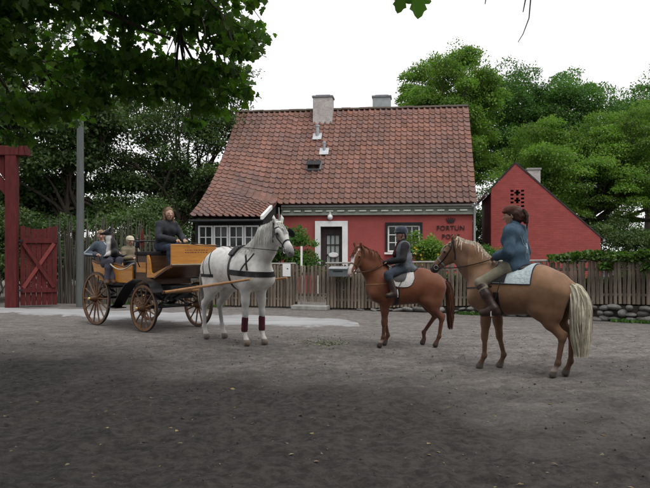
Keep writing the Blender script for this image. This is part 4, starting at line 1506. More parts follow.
def saddle(root, bvh, pad_col, trim_col, leather, x0=.30, x1=-.30, drop=R(72), flare=.0, flap_x=(.28, -.02), stirrup=None, rnd=0.0):
    sd_ = empty('saddle', (0, 0, 0), 0, parent=root)
    v, f = pad_surface(bvh, x0 + .012, x1 - .012, drop + .03, .004, flare=flare, th=.006, rnd=rnd); MB().raw(v, f).build('pad_trim', trim_col, sd_, smooth=True)
    v, f = pad_surface(bvh, x0, x1, drop, .012, flare=flare, th=.008, rnd=rnd); MB().raw(v, f).build('saddle_pad', pad_col, sd_, smooth=True)
    v, f = pad_surface(bvh, flap_x[0], flap_x[1], R(64), .024, flare=.03, th=.012, rnd=rnd); MB().raw(v, f).build('flap', leather, sd_, smooth=True)
    S = Body()
    zt = 1.445
    S.cap((.22, 0, zt + .055), (.10, 0, zt + .02), .035, .06, .05, (1, 1.5, 1))
    S.cap((.10, 0, zt + .02), (-.10, 0, zt + .03), .06, .085, .05, (1, 1.7, .8))
    S.cap((-.10, 0, zt + .03), (-.21, 0, zt + .075), .085, .05, .05, (1, 1.9, .7))
    me = S.mesh('seat', .014); link('seat', me, leather, sd_, smooth=True)
    # girth
    pts = ring_pts(bvh, (.20, 0, 1.12), (0, 1, 0), (0, 0, -1), 30, R(-5), R(185))
    v, f = strap(bvh, pts, .08, sub=1); MB().raw(v, f).build('girth', leather, sd_)
    if stirrup:
        for sg in (1, -1):
            x, y, z = stirrup
            y *= sg
            MB().tube([snap(bvh, (.12, sg * .25, 1.28), .05)[0], Vector((x, y, z + .14))], .010, 6, flat=.4).build('stirrup_leather', leather, sd_)
            m = MB(); m.tube([(x, y, z + .14), (x, y - .055, z + .06), (x, y - .06, z), (x, y + .06, z), (x, y + .055, z + .06), (x, y, z + .14)], .009, 6); m.build('stirrup_iron', M_STEEL, sd_, smooth=True)
    return sd_

# --- white carriage horse
def col_white(co, hp, fr):
    n = len(co)
    c = np.tile([.74, .74, .715], (n, 1))
    z = co[:, 2]
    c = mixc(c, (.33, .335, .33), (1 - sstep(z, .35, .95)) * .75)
    c = mixc(c, (.60, .58, .54), (1 - sstep(z, .16, .24)) * .8)
    dap = np.sin(co[:, 0] * 31 + 3 * np.sin(co[:, 2] * 17)) * np.sin(co[:, 2] * 33 + 2 * np.sin(co[:, 0] * 19)) 
    c = mixc(c, (.38, .385, .38), np.clip(dap, 0, 1) * .30 * sstep(z, .6, .9))
    hx, hy, hz = head_coords(co, hp, fr)
    onh = (co[:, 0] > .7) & (z > 1.2)
    c = mixc(c, (.12, .12, .125), sstep(hx, .42, .56) * onh * .85)
    c = mixc(c, (.22, .22, .22), (1 - sstep(np.hypot(hx - .19, hz + .02), .03, .07)) * onh * .8)
    c = mixc(c, (.18, .15, .12), hoofmask(co))
    return c
legs_w = {'FL': leg('F', 1, .05), 'FR': leg('F', -1, -.05), 'HL': leg('H', 1, .06), 'HR': leg('H', -1, -.07)}
WS = 1.085
HW = (-1.52, 11.98)
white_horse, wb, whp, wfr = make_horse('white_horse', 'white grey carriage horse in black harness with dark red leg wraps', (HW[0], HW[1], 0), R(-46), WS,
    (1.04, -.03, 1.86), (1.47, -.09, 1.44), R(-12), legs_w, col_white,
    {'coat': M_COAT, 'hair': mat('white_hair', (.56, .56, .53), .7, var=.25, bump=0), 'tail': mat('grey_white_hair', (.38, .37, .34), .75, var=.3, bump=0)},
    mane_len=.34, mane_side=-1, tail_len=.85, tail_n=170, tail_w=.075, seed=1, mane_n=260, lift=.025)
bridle(white_horse, wb, whp, M_LEATHER_B, blinkers=True)
har = empty('harness', (0, 0, 0), 0, parent=white_horse)
def hstrap(nm, pts, w, sub=8, closed=False, m_=M_LEATHER_B):
    v, f = strap(wb, pts, w, sub=sub, closed=closed); return MB().raw(v, f).build(nm, m_, har)
ch = [(.20, y, z) for y, z in ((-.30, 1.12), )]
chest = ring_pts(wb, (.36, 0, 1.12), (1, 0, -.05), (0, 1, 0), 26, R(-128), R(128))
hstrap('breast_collar', chest, .085, 2)
ps = [wb.ray_cast(Vector((.34, 0, 1.2)), Vector((.12, sy * math.sin(a), math.cos(a))))[0] for sy in (1,) for a in (0,)]
for sg in (1, -1):
    hstrap('neck_strap', [(.36, 0, 1.52), (.46, sg * .16, 1.38), (.56, sg * .22, 1.16)], .028)
    hstrap('shoulder_strap', [(.60, sg * .13, 1.42), (.54, sg * .2, 1.3), (.44, sg * .25, 1.16)], .022)
pts = ring_pts(wb, (.13, 0, 1.15), (0, 0, 1), (0, 1, 0), 36)
hstrap('girth', pts, .055, 1, True)
MB().raw(*pad_surface(wb, .19, .07, R(42), .008, nx=4, na=16, th=.035)).build('back_pad', M_LEATHER_B, har, smooth=True)
hstrap('back_strap', [(.10, 0, 1.5), (-.2, 0, 1.5), (-.5, 0, 1.5), (-.76, 0, 1.36)], .026)
bre = ring_pts(wb, (-.42, 0, 1.06), (-1, 0, 0), (0, 1, 0), 24, R(-115), R(115))
hstrap('breeching', bre, .05, 2)
for sg in (1, -1):
    hstrap('hip_strap', [(-.50, 0, 1.5), (-.56, sg * .2, 1.32), (-.58, sg * .25, 1.08)], .022)
    hstrap('hip_strap', [(-.50, 0, 1.5), (-.40, sg * .2, 1.34), (-.34, sg * .28, 1.08)], .022)
M_WRAP = mat('dark_red_wrap', (.055, .010, .018), .9, var=.25, stretch=(1, 1, 10), scale=12, bump=.4)
for sg, key in ((1, 'FL'), (-1, 'FR')):
    kn, ft, cr, to = legs_w[key]
    pts = [lerp3((kn[0], kn[1], kn[2] - .045), ft, t) for t in np.linspace(0, .96, 7)]
    MB().tube(pts, [.047, .053, .051, .052, .050, .053, .048], 12).build('leg_wrap', M_WRAP, white_horse, smooth=True)
# reins of the carriage horse run back to the driver
rp = empty('rein_pair', (0, 0, 0), 0, parent=har)

# --- chestnut pony with white blaze
def col_chest(co, hp, fr):
    n = len(co); z = co[:, 2]
    c = np.tile([.160, .054, .023], (n, 1))
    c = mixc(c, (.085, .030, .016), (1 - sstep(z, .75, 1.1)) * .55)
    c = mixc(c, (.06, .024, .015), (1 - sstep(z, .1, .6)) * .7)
    hx, hy, hz = head_coords(co, hp, fr)
    onh = ((co[:, 0] > .72) & (z > 1.25)).astype(float)
    wdt = .030 + .020 * (1 - sstep(hx, .0, .3)) * (hx > .02)
    bl = (1 - sstep(np.abs(hy), wdt, wdt + .012)) * sstep(hz, -.06, -.02) * sstep(hx, .015, .05)
    c = mixc(c, (.62, .58, .55), bl * onh)
    c = mixc(c, (.42, .33, .30), sstep(hx, .50, .56) * onh * (1 - sstep(np.abs(hy), .04, .07)))
    c = mixc(c, (.05, .035, .03), hoofmask(co))
    fl = (co[:, 0] > .2) & (co[:, 1] > 0)
    c = mixc(c, (.4, .36, .32), ((1 - sstep(z, .13, .17)) * sstep(z, .09, .11)) * fl * .6)
    return c
legs_c = {'FL': leg('F', 1, .05), 'FR': leg('F', -1, -.09),
          'HL': leg('H', 1, .02),
          'HR': [(-.62, -.135, .60), (-.40, -.135, .26), (-.405, -.135, .13), (-.375, -.135, .055)]}
CS = .845
HC = (1.33, 11.45)
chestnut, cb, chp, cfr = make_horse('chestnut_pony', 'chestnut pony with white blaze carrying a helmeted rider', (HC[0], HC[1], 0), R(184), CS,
    (.93, .02, 1.94), (1.17, .32, 1.42), R(50), legs_c, col_chest,
    {'coat': M_COAT, 'hair': mat('chestnut_hair', (.13, .045, .022), .7, var=.3, bump=0), 'tail': mat('dark_chestnut_hair', (.075, .03, .018), .75, var=.3, bump=0)},
    mane_len=.20, mane_side=-1, tail_len=.95, tail_n=200, tail_w=.075, seed=2, fat=1.05)
bridle(chestnut, cb, chp, M_LEATHER_BR)
bc = ring_pts(cb, (.34, 0, 1.26), (1, 0, -.1), (0, 1, 0), 22, R(-105), R(105))
v, f = strap(cb, bc, .022, sub=2); MB().raw(v, f).build('breastplate', mat('tan_leather', (.22, .12, .05), .5, var=.3, bump=.1), chestnut)
saddle(chestnut, cb, mat('white_saddle_pad', (.50, .50, .48), .9, var=.12, scale=30, bump=.5), M_LEATHER_B, M_LEATHER_B, x0=.34, x1=-.13, drop=R(84), stirrup=(.22, .37, 1.00), rnd=.38)

# --- palomino
def col_pal(co, hp, fr):
    n = len(co); z = co[:, 2]
    c = np.tile([.250, .140, .076], (n, 1))
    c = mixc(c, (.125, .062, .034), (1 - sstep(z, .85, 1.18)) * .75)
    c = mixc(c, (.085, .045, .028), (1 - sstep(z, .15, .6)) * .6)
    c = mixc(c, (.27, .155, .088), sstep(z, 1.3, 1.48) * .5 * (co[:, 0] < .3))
    hx, hy, hz = head_coords(co, hp, fr)
    onh = ((co[:, 0] > .72) & (z > 1.2)).astype(float)
    c = mixc(c, (.13, .07, .045), onh * .6)
    c = mixc(c, (.03, .026, .026), sstep(hx, .40, .52) * onh * .9)
    sock = (1 - sstep(z, .13, .19)) * (co[:, 0] < 0)
    c = mixc(c, (.42, .37, .32), sock * .7 * (co[:, 1] > 0))
    c = mixc(c, (.10, .085, .07), hoofmask(co))
    return c
legs_p = {'FL': leg('F', 1, .05), 'FR': leg('F', -1, -.14), 'HL': leg('H', 1, .03), 'HR': leg('H', -1, -.05)}
PS = .915
HP_ = (2.53, 9.06)
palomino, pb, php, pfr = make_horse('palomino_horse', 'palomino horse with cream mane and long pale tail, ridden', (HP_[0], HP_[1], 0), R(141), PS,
    (1.0, .02, 1.86), (1.42, .08, 1.46), R(8), legs_p, col_pal,
    {'coat': M_COAT, 'hair': mat('cream_hair', (.60, .52, .42), .7, var=.25, bump=0), 'tail': mat('pale_cream_hair', (.50, .47, .37), .75, var=.28, bump=0)},
    mane_len=.17, mane_side=-1, tail_len=.98, tail_n=420, tail_w=.135, seed=3, fat=1.06, strict=.97, lift=.045, mane_n=330)
bridle(palomino, pb, php, M_LEATHER_B, nose_col=mat('silver_studded_leather', (.22, .22, .22), .4, var=.5, scale=60, bump=.3))
bc = ring_pts(pb, (.34, 0, 1.22), (1, 0, -.1), (0, 1, 0), 22, R(-105), R(105))
v, f = strap(pb, bc, .022, sub=2); MB().raw(v, f).build('breastplate', M_LEATHER_B, palomino)
saddle(palomino, pb, mat('pale_blue_quilt', (.46, .54, .56), .9, var=.14, scale=26, bump=.6, bscale=22), mat('navy_binding', (.02, .03, .06), .8), M_LEATHER_B, x0=.26, x1=-.30, drop=R(66), flap_x=(.26, .04), stirrup=(.20, .385, .82))

# ------------------------------------------------------------------ people
def basis(fwd, up=(0, 0, 1)):
    f = Vector(fwd).normalized(); l = Vector(up).cross(f).normalized(); u = f.cross(l)
    return np.array([f, l, u]).T

def person(name, label, parent_loc, rz, J, k=1.0, skin=(.42, .25, .18), cloth=None, res=.0075, face=(1, 0, 0), tilt=0.0, female=False):
    """J: joints in the frame given by parent_loc/rz; the body is one surface, clothes are separate shells"""
    base = Vector(J['pelvis']); base.z -= .13
    root = empty(name, Vector(parent_loc) + Matrix.Rotation(rz, 3, 'Z') @ base, rz, label, 'person')
    bz = np.array(base)
    J = {a: np.array(b, float) - bz for a, b in J.items()}
    FB = basis(face, (math.sin(tilt), 0, math.cos(tilt)))
    hc = J['head']
    hp = lambda x, y, z: hc + FB @ np.array([x, y, z]) * k
    up = J['neck'] - J['pelvis']; up /= np.linalg.norm(up)
    latv = J['shL'] - J['shR']; latv /= np.linalg.norm(latv)
    fw = np.cross(latv, up)
    TB = np.stack([fw, latv, up], 1)
    def torso(B, g):
        B.cap(J['pelvis'], J['waist'], (.125 + g) * k, (.115 + g) * k, .05, (.85, 1.28, 1), TB)
        B.cap(J['waist'], J['chest'], (.115 + g) * k, (.130 + g) * k, .05, (.88, 1.22, 1), TB)
        B.cap(J['shL'] - latv * .05 * k, J['shR'] + latv * .05 * k, (.075 + g) * k, None, .07)
        if female:
            for sg in (1, -1): B.ball(J['chest'] + fw * .08 * k + latv * sg * .075 * k + up * .02 * k, (.06 + g * .7) * k, .05)
    def arms(B, g, end=1.0):
        for q in 'LR':
            w = J['el' + q] + (J['wr' + q] - J['el' + q]) * end
            B.cap(J['sh' + q], J['el' + q], (.056 + g) * k, (.044 + g) * k, .04)
            B.cap(J['el' + q], w, (.043 + g) * k, (.030 + g * 1.1) * k, .02)
    def legs(B, g, end=1.0):
        for q in 'LR':
            B.cap(J['pelvis'] + (J['hip' + q] - J['pelvis']) * .6, J['hip' + q], (.105 + g) * k, (.10 + g) * k, .05)
            B.cap(J['hip' + q], J['kn' + q], (.092 + g) * k, (.062 + g) * k, .04)
            w = J['kn' + q] + (J['an' + q] - J['kn' + q]) * end
            m_ = J['kn' + q] + (w - J['kn' + q]) * .35
            B.cap(J['kn' + q], m_, (.060 + g) * k, (.060 + g) * k, .03)
            B.cap(m_, w, (.060 + g) * k, (.040 + g) * k, .03)
    def foot(B, g, side='LR'):
        for q in side:
            B.cap(J['an' + q], J['to' + q], (.042 + g) * k, (.030 + g) * k, .03)
            h = J['an' + q] + (J['an' + q] - J['to' + q]) * .25; h[2] = min(J['an' + q][2], J['to' + q][2]) - .0 + .01
            B.cap(h, J['to' + q], (.034 + g) * k, (.032 + g) * k, .03)
    b = Body()
    torso(b, -.012); arms(b, -.008); legs(b, -.012); foot(b, -.006)
    b.cap(J['neck'], hp(-.01, 0, -.06), .052 * k, .050 * k, .03)
    b.cap(hp(-.015, 0, .035), hp(.005, 0, .02), .098 * k, .094 * k, .03, (1, .84, 1.0), FB)     # skull
    b.cap(hp(.035, 0, -.02), hp(.045, 0, -.075), .068 * k, .042 * k, .04, (1, .9, 1), FB)        # face, jaw
    b.cap(hp(.098, 0, .012), hp(.117, 0, -.024), .010 * k, .015 * k, .012)                        # nose
    b.cap(hp(.085, .025, -.060), hp(.085, -.025, -.060), .012 * k, None, .012)                     # lips
    for sg in (1, -1):
        b.cap(hp(.088, sg * .018, .028), hp(.078, sg * .050, .026), .010 * k, None, .012)        # brows
        b.cap(hp(-.005, sg * .084, .02), hp(-.012, sg * .082, -.02), .018 * k, .012 * k, .008, (1, .5, 1), FB)
        b.cut(hp(.100, sg * .034, .010), .007 * k)
    for q, sg in (('L', 1), ('R', -1)):
        w, e = J['wr' + q], J['el' + q]
        d = (w - e) / np.linalg.norm(w - e)
        s_ = np.cross(d, np.array([0, 0, 1.0])); s_ /= np.linalg.norm(s_); u = np.cross(s_, d)
        pc = w + d * .055 * k
        b.cap(w, pc, .028 * k, .034 * k, .02)
        for i, (o_, L) in enumerate(((-.027, .060), (-.009, .072), (.009, .068), (.026, .052))):
            r0 = pc + d * .025 * k + s_ * o_ * k
            k1 = r0 + (d * .8 - u * .45) * L * .55 * k
            k2 = k1 + (d * .1 - u * .9) * L * .45 * k
            b.cap(r0, k1, .0100 * k, .0092 * k, .005); b.cap(k1, k2, .0092 * k, .0082 * k, .004)
        t0 = w + d * .03 * k - s_ * sg * .03 * k
        t1 = t0 + (d * .6 - s_ * sg * .6 - u * .3) * .035 * k
        b.cap(t0, t1, .0125 * k, .0105 * k, .008); b.cap(t1, t1 + (d * .8 - u * .4) * .028 * k, .0105 * k, .009 * k, .004)
    me = b.mesh('body', res)
    co = verts_of(me)
    loc = (co - hc) @ FB / k
    c = np.tile(skin, (len(co), 1))
    near = (np.linalg.norm(loc, axis=1) < .16).astype(float)
    c = mixc(c, (skin[0] * .8, skin[1] * .42, skin[2] * .42), (1 - sstep(np.hypot(loc[:, 1] * .6, loc[:, 2] + .060), .008, .017)) * (loc[:, 0] > .06) * near)
    for sg in (1, -1):
        c = mixc(c, (.03, .022, .018), (1 - sstep(np.hypot(loc[:, 1] - sg * .034, (loc[:, 2] - .010) * 1.4), .008, .016)) * (loc[:, 0] > .05) * near)
        c = mixc(c, (.10, .06, .04), (1 - sstep(np.hypot((loc[:, 1] - sg * .034) * .5, (loc[:, 2] - .031)), .005, .010)) * (loc[:, 0] > .05) * near * .7)
    c = mixc(c, (skin[0] * 1.0, skin[1] * .75, skin[2] * .75), (1 - sstep(np.hypot(np.abs(loc[:, 1]) - .045, loc[:, 2] + .025), .01, .04)) * (loc[:, 0] > .03) * near * .6)
    set_attr(me, c)
    link('body', me, mat('skin', (1, 1, 1), .55, var=.06, scale=20, bump=.05, attr='tint', spec=.35), root, smooth=True)
    return root, J, hp, FB, dict(torso=torso, arms=arms, legs=legs, foot=foot, k=k, fw=fw, lat=latv, up=up, TB=TB)

def shell(root, name, fn, material, res=.011, wrinkle=.004, freq=28, seed=0):
    b = Body(); fn(b)
    me = b.mesh(name, res)
    if wrinkle:
        co = verts_of(me).astype(float)
        nr = np.empty(len(me.vertices) * 3, np.float32); me.vertices.foreach_get('normal', nr); nr = nr.reshape(-1, 3)
        ph = seed
        d = np.sin(co[:, 2] * freq + 2.2 * np.sin(co[:, 0] * freq * .45 + ph) + 2 * np.sin(co[:, 1] * freq * .5)) * .6 + np.sin(co[:, 0] * freq * .8 + co[:, 2] * freq * .5 + ph * 2) * .4
        co += nr * (d * wrinkle)[:, None]
        me.vertices.foreach_set('co', co.astype(np.float32).ravel()); me.update()
    return link(name, me, material, root, smooth=True)

def hairlocks(root, name, strands, material, w0=.010, w1=.003, seed=0):
    v, f = ribbons(strands, w0, w1, np.random.default_rng(seed))
    return MB().raw(v, f).build(name, material, root)

M_DENIM = mat('denim', (.060, .105, .150), .9, col2=(.032, .060, .092), scale=9, bump=.2, bscale=90)
M_JEANS = mat('dark_jeans', (.030, .042, .065), .9, var=.3, scale=9, bump=.3)
M_KHAKI = mat('khaki_breeches', (.20, .185, .135), .9, var=.2, scale=8, bump=.25)
M_BOOT = mat('dark_brown_boot', (.032, .018, .014), .45, var=.35, scale=6, bump=.2)
M_BLACKC = mat('black_cloth', (.022, .020, .022), .92, var=.35, scale=8, bump=.4)
M_GREYV = mat('grey_blue_vest', (.105, .12, .135), .9, var=.25, scale=10, bump=.4)
M_BROWNH = mat('brown_hair', (.050, .022, .014), .6, var=.35, stretch=(3, 3, .6), bump=.3)
M_FAIRH = mat('fair_hair', (.23, .15, .085), .65, var=.3, stretch=(3, 3, .6), bump=.3)
M_LBROWNH = mat('light_brown_hair', (.15, .095, .058), .65, var=.35, stretch=(3, 3, .6), bump=.3)

# --- rider on the palomino, seen from behind the shoulder
J = dict(pelvis=(.02, 0, 1.405), waist=(.02, 0, 1.56), chest=(.035, 0, 1.73), neck=(.035, 0, 1.915), head=(.075, 0, 2.045),
         shL=(.03, .185, 1.83), shR=(.03, -.185, 1.83), elL=(.00, .275, 1.575), elR=(.02, -.27, 1.57), wrL=(.235, .13, 1.52), wrR=(.24, -.12, 1.52),
         hipL=(.05, .12, 1.385), hipR=(.05, -.12, 1.385), knL=(.385, .315, 1.165), knR=(.385, -.315, 1.165), anL=(.165, .345, .845), anR=(.165, -.345, .845),
         toL=(.31, .375, .785), toR=(.31, -.375, .785))
prid, JJ, hp, FB, Q = person('person', 'woman with brown ponytail in blue denim jacket and khaki breeches riding the palomino', (HP_[0], HP_[1], 0), R(141), J, 1.0, female=True, face=(1, .30, -.05))
def jk(b):
    Q['torso'](b, .034); Q['arms'](b, .030, .93)
    b.cap(JJ['pelvis'] + Q['up'] * .02, JJ['waist'], .165, .150, .05, (.95, 1.25, 1), Q['TB'])
    b.cap(JJ['neck'] - Q['up'] * .03, JJ['neck'] + Q['up'] * .02, .075, .070, .02)
jacket = shell(prid, 'denim_jacket', jk, M_DENIM, wrinkle=.011, freq=26)
jb = bvh_of(jacket.data)
def back_pts(rows): return [JJ['chest'] * 0 + (JJ['waist'] + Q['up'] * z + Q['lat'] * y - Q['fw'] * .3) for y, z in rows]
for sgn in (1, -1):
    v, f = strap(jb, back_pts([(sgn * .05, -.08), (sgn * .055, .05), (sgn * .07, .2)]), .008, off=.004, th=.004); MB().raw(v, f).build('seam', mat('pale_seam', (.15, .20, .24), .9), jacket)
v, f = strap(jb, back_pts([(-.17, .17), (-.06, .15), (.06, .15), (.17, .17)]), .008, off=.004, th=.004); MB().raw(v, f).build('seam', MATS['pale_seam'], jacket)
# worn pale print on the back of the jacket
m = MB()
rg = random.Random(4)
for (y0, z0, y1, z1, y2, z2) in ((.02, .16, -.02, .10, .03, .04), (.03, .17, .05, .11, .01, .06), (-.02, .10, -.05, .05, -.03, .0), (.04, .03, .01, .0, .03, -.03)):
    v, f = strap(jb, back_pts([(y0 - .02, z0), (y1 - .02, z1), (y2 - .02, z2)]), .016, off=.004, th=.003, sub=5); m.raw(v, f)
m.build('back_print', mat('worn_print', (.38, .45, .50), .9, var=.4, scale=30), jacket)
shell(prid, 'breeches', lambda b: Q['legs'](b, .004, .75), M_KHAKI, wrinkle=.003)
def bt(b, side):
    for q in side:
        m_ = JJ['kn' + q] + (JJ['an' + q] - JJ['kn' + q]) * .10
        m2 = JJ['kn' + q] + (JJ['an' + q] - JJ['kn' + q]) * .45
        b.cap(m_, m2, .070, .070, .03); b.cap(m2, JJ['an' + q], .070, .052, .03)
    Q['foot'](b, .012, side)
shell(prid, 'riding_boot', lambda b: bt(b, 'L'), M_BOOT, wrinkle=.002)
shell(prid, 'riding_boot', lambda b: bt(b, 'R'), M_BOOT, wrinkle=.002)
def hr(b):
    b.cap(hp(-.035, 0, .040), hp(.0, 0, .055), .106, .100, .03, (1, .9, .95), FB)
    b.cap(hp(-.06, 0, -.02), hp(-.04, 0, .03), .085, .09, .03, (1, .95, 1), FB)
    b.cap(hp(-.12, 0, .03), hp(-.165, 0, -.005), .026, .046, .02)
    b.cap(hp(-.165, 0, -.005), hp(-.165, 0, -.085), .046, .030, .02)
shell(prid, 'hair', hr, M_BROWNH, wrinkle=.003, freq=90)
def cp(b):
    b.cap(hp(-.02, 0, .075), hp(.02, 0, .075), .098, .094, .02, (1.05, .95, .75), FB)
    b.cap(hp(.095, .035, .062), hp(.095, -.035, .062), .034, None, .02, (1, 1, .25), FB)
shell(prid, 'headband_cap', cp, mat('rust_brown_cap', (.085, .032, .020), .85, var=.3, bump=.3), wrinkle=.001)
st = []
rg = np.random.default_rng(5)
for i in range(170):
    a = rg.random() * 6.28; r_ = math.sqrt(rg.random()) * .055
    pts = [hp(-.12, 0, .045)]
    for t in np.linspace(.15, 1, 7):
        sp = .4 + 1.1 * math.sin(t * 2.6)
        pts.append(hp(-.125 - .075 * math.sin(min(1, t * 2) * 1.57) + .02 * t, r_ * math.cos(a) * sp, .055 - .20 * (t - .1) * (.8 + .4 * rg.random()) + r_ * math.sin(a) * .6))
    st.append(pts)
hairlocks(prid, 'ponytail', st, M_BROWNH, .012, .004, 6)

def to_world(o, p): return o.matrix_world @ Vector(p)
def reins(root_loc, rz, s, bitL, bitR, handL, handR, name, label, material, sag=.06, rad=.007):
    e = empty(name, Vector(root_loc), rz, label, 'reins')
    for a, b_ in ((bitL, handL), (bitR, handR)):
        A, Bv = Vector(a) * s, Vector(b_)
        pts = [A.lerp(Bv, t) + Vector((0, 0, -sag * 4 * t * (1 - t))) for t in np.linspace(0, 1, 12)]
        MB().tube(pts, rad, 6).build('rein', material, e, smooth=True)
    return e
def grip(J, q):
    d = np.array(J['wr' + q]) - np.array(J['el' + q]); d = d / np.linalg.norm(d)
    return np.array(J['wr' + q]) + d * .085 + np.array([0, 0, -.02])
def rein_parts(horse, bit, hands, s, material, sag=.06, rad=.007, mid=None, bvh=None):
    for sg, hnd in ((1, hands[0]), (-1, hands[1])):
        A = Vector(bit(.475, sg * .085, -.095)); Bv = Vector(hnd) / s
        pts = []
        if mid is not None:
            M_ = Vector((mid[0], sg * mid[1], mid[2]))
            pts = [A.lerp(M_, t) for t in np.linspace(0, .95, 8)]; A = M_
        pts += [A.lerp(Bv, t) + Vector((0, 0, -sag * 4 * t * (1 - t))) for t in np.linspace(0, 1, 14)]
        if bvh is not None:                # keep the leather outside the neck
            for it in range(3):
                for i in range(1, len(pts) - 1):
                    lc, nn, _, _ = bvh.find_nearest(pts[i])
                    if (pts[i] - lc).dot(nn) < .018: pts[i] = lc + nn * .020
                pts = [pts[0]] + [pts[i] * .6 + (pts[i - 1] + pts[i + 1]) * .2 for i in range(1, len(pts) - 1)] + [pts[-1]]
            for i in range(1, len(pts) - 1):
                lc, nn, _, _ = bvh.find_nearest(pts[i])
                if (pts[i] - lc).dot(nn) < .010: pts[i] = lc + nn * .012
        MB().tube(pts, rad, 6).build('rein', material, horse, smooth=True)
rein_parts(palomino, php, (grip(J, 'L'), grip(J, 'R')), PS, M_LEATHER_B, .05, bvh=pb)

# --- rider on the chestnut
J = dict(pelvis=(.02, 0, 1.315), waist=(.025, 0, 1.44), chest=(.035, 0, 1.575), neck=(.04, 0, 1.735), head=(.065, 0, 1.86),
         shL=(.03, .155, 1.665), shR=(.03, -.155, 1.665), elL=(.08, .235, 1.45), elR=(.08, -.23, 1.45), wrL=(.29, .09, 1.40), wrR=(.29, -.08, 1.40),
         hipL=(.05, .10, 1.30), hipR=(.05, -.10, 1.30), knL=(.335, .28, 1.20), knR=(.335, -.28, 1.20), anL=(.235, .325, .895), anR=(.235, -.325, .895),
         toL=(.35, .35, .865), toR=(.35, -.35, .865))
K = .88
crid, JJ, hp, FB, Q = person('person', 'rider in dark velvet helmet and long grey vest sitting on the chestnut pony', (HC[0], HC[1], 0), R(184), J, K, face=(1, .35, -.08), skin=(.36, .22, .17))
shell(crid, 'black_jumper', lambda b: (Q['torso'](b, .010), Q['arms'](b, .018, .95), b.cap(JJ['neck'] - Q['up'] * .02, JJ['neck'] + Q['up'] * .02, .060, .056, .02)), M_BLACKC, wrinkle=.004)
def vst(b):
    Q['torso'](b, .026)
    b.cap(JJ['waist'], JJ['pelvis'] + Q['up'] * .02, .135, .150, .05, (.95, 1.25, 1), Q['TB'])
    b.cap(JJ['pelvis'] - Q['fw'] * .06, JJ['pelvis'] - Q['fw'] * .14 - Q['up'] * .03 + Q['lat'] * .0, .12, .075, .05, (1, 1.5, .8), Q['TB'])
shell(crid, 'long_vest', vst, M_GREYV, wrinkle=.009)
v_open = shell(crid, 'scarf', lambda b: (b.cap(JJ['neck'] + Q['fw'] * .05 - Q['up'] * .0, JJ['chest'] + Q['fw'] * .145 - Q['up'] * .05, .045, .04, .02, (1, .9, 1))), mat('dark_maroon_scarf', (.045, .012, .016), .95, var=.3, bump=.3), wrinkle=.003)
shell(crid, 'jeans', lambda b: Q['legs'](b, .008, .55), mat('blue_jeans', (.034, .044, .062), .9, var=.3, scale=9, bump=.3), wrinkle=.003)
def bt2(b, side):
    for q in side:
        m_ = JJ['kn' + q] + (JJ['an' + q] - JJ['kn' + q]) * .14
        b.cap(m_, JJ['an' + q], .064, .050, .03)
    Q['foot'](b, .010, side)
shell(crid, 'riding_boot', lambda b: bt2(b, 'L'), M_BOOT, wrinkle=.002)
shell(crid, 'riding_boot', lambda b: bt2(b, 'R'), M_BOOT, wrinkle=.002)
def hel(b):
    b.cap(hp(-.02, 0, .058), hp(.01, 0, .062), .112 * K, .108 * K, .02, (1.05, .92, .92), FB)
    b.cap(hp(.10, .045, .045), hp(.10, -.045, .045), .040 * K, None, .02, (1, 1, .22), FB)
    b.cap(hp(-.02, .085, .03), hp(-.06, .06, -.03), .018, .016, .02); b.cap(hp(-.02, -.085, .03), hp(-.06, -.06, -.03), .018, .016, .02)
shell(crid, 'riding_helmet', hel, mat('navy_velvet', (.018, .024, .040), .85, var=.3, bump=.2, sheen=.4), wrinkle=0)
shell(crid, 'hair', lambda b: (b.cap(hp(-.05, 0, .0), hp(-.06, 0, -.06), .075 * K, .05 * K, .03)), M_BROWNH, wrinkle=.002)
m = MB(); m.tube([hp(.02, .085, .03), hp(.03, .075, -.05), hp(.045, 0, -.115), hp(.03, -.075, -.05), hp(.02, -.085, .03)], .006, 6); m.build('chin_strap', M_BLACKC, crid)
for q, sg in (('L', 1), ('R', -1)):
    d = (JJ['wr' + q] - JJ['el' + q]); d /= np.linalg.norm(d)
    shell(crid, 'glove', lambda b: (b.cap(JJ['wr' + q], JJ['wr' + q] + d * .07, .034, .040, .02, (1, 1, 1)), [b.cap(JJ['wr' + q] + d * .075 + np.array([0, o_, -.005]), JJ['wr' + q] + d * .105 + np.array([0, o_, -.045]), .012, .011, .006) for o_ in (-.03, -.01, .01, .03)], b.cap(JJ['wr' + q] + d * .04 + np.array([0, -sg * .03, .01]), JJ['wr' + q] + d * .085 + np.array([0, -sg * .035, .005]), .013, .011, .008)), M_BLACKC, res=.008, wrinkle=0)
rein_parts(chestnut, chp, (grip(J, 'L'), grip(J, 'R')), CS, M_LEATHER_BR, .05, bvh=cb)

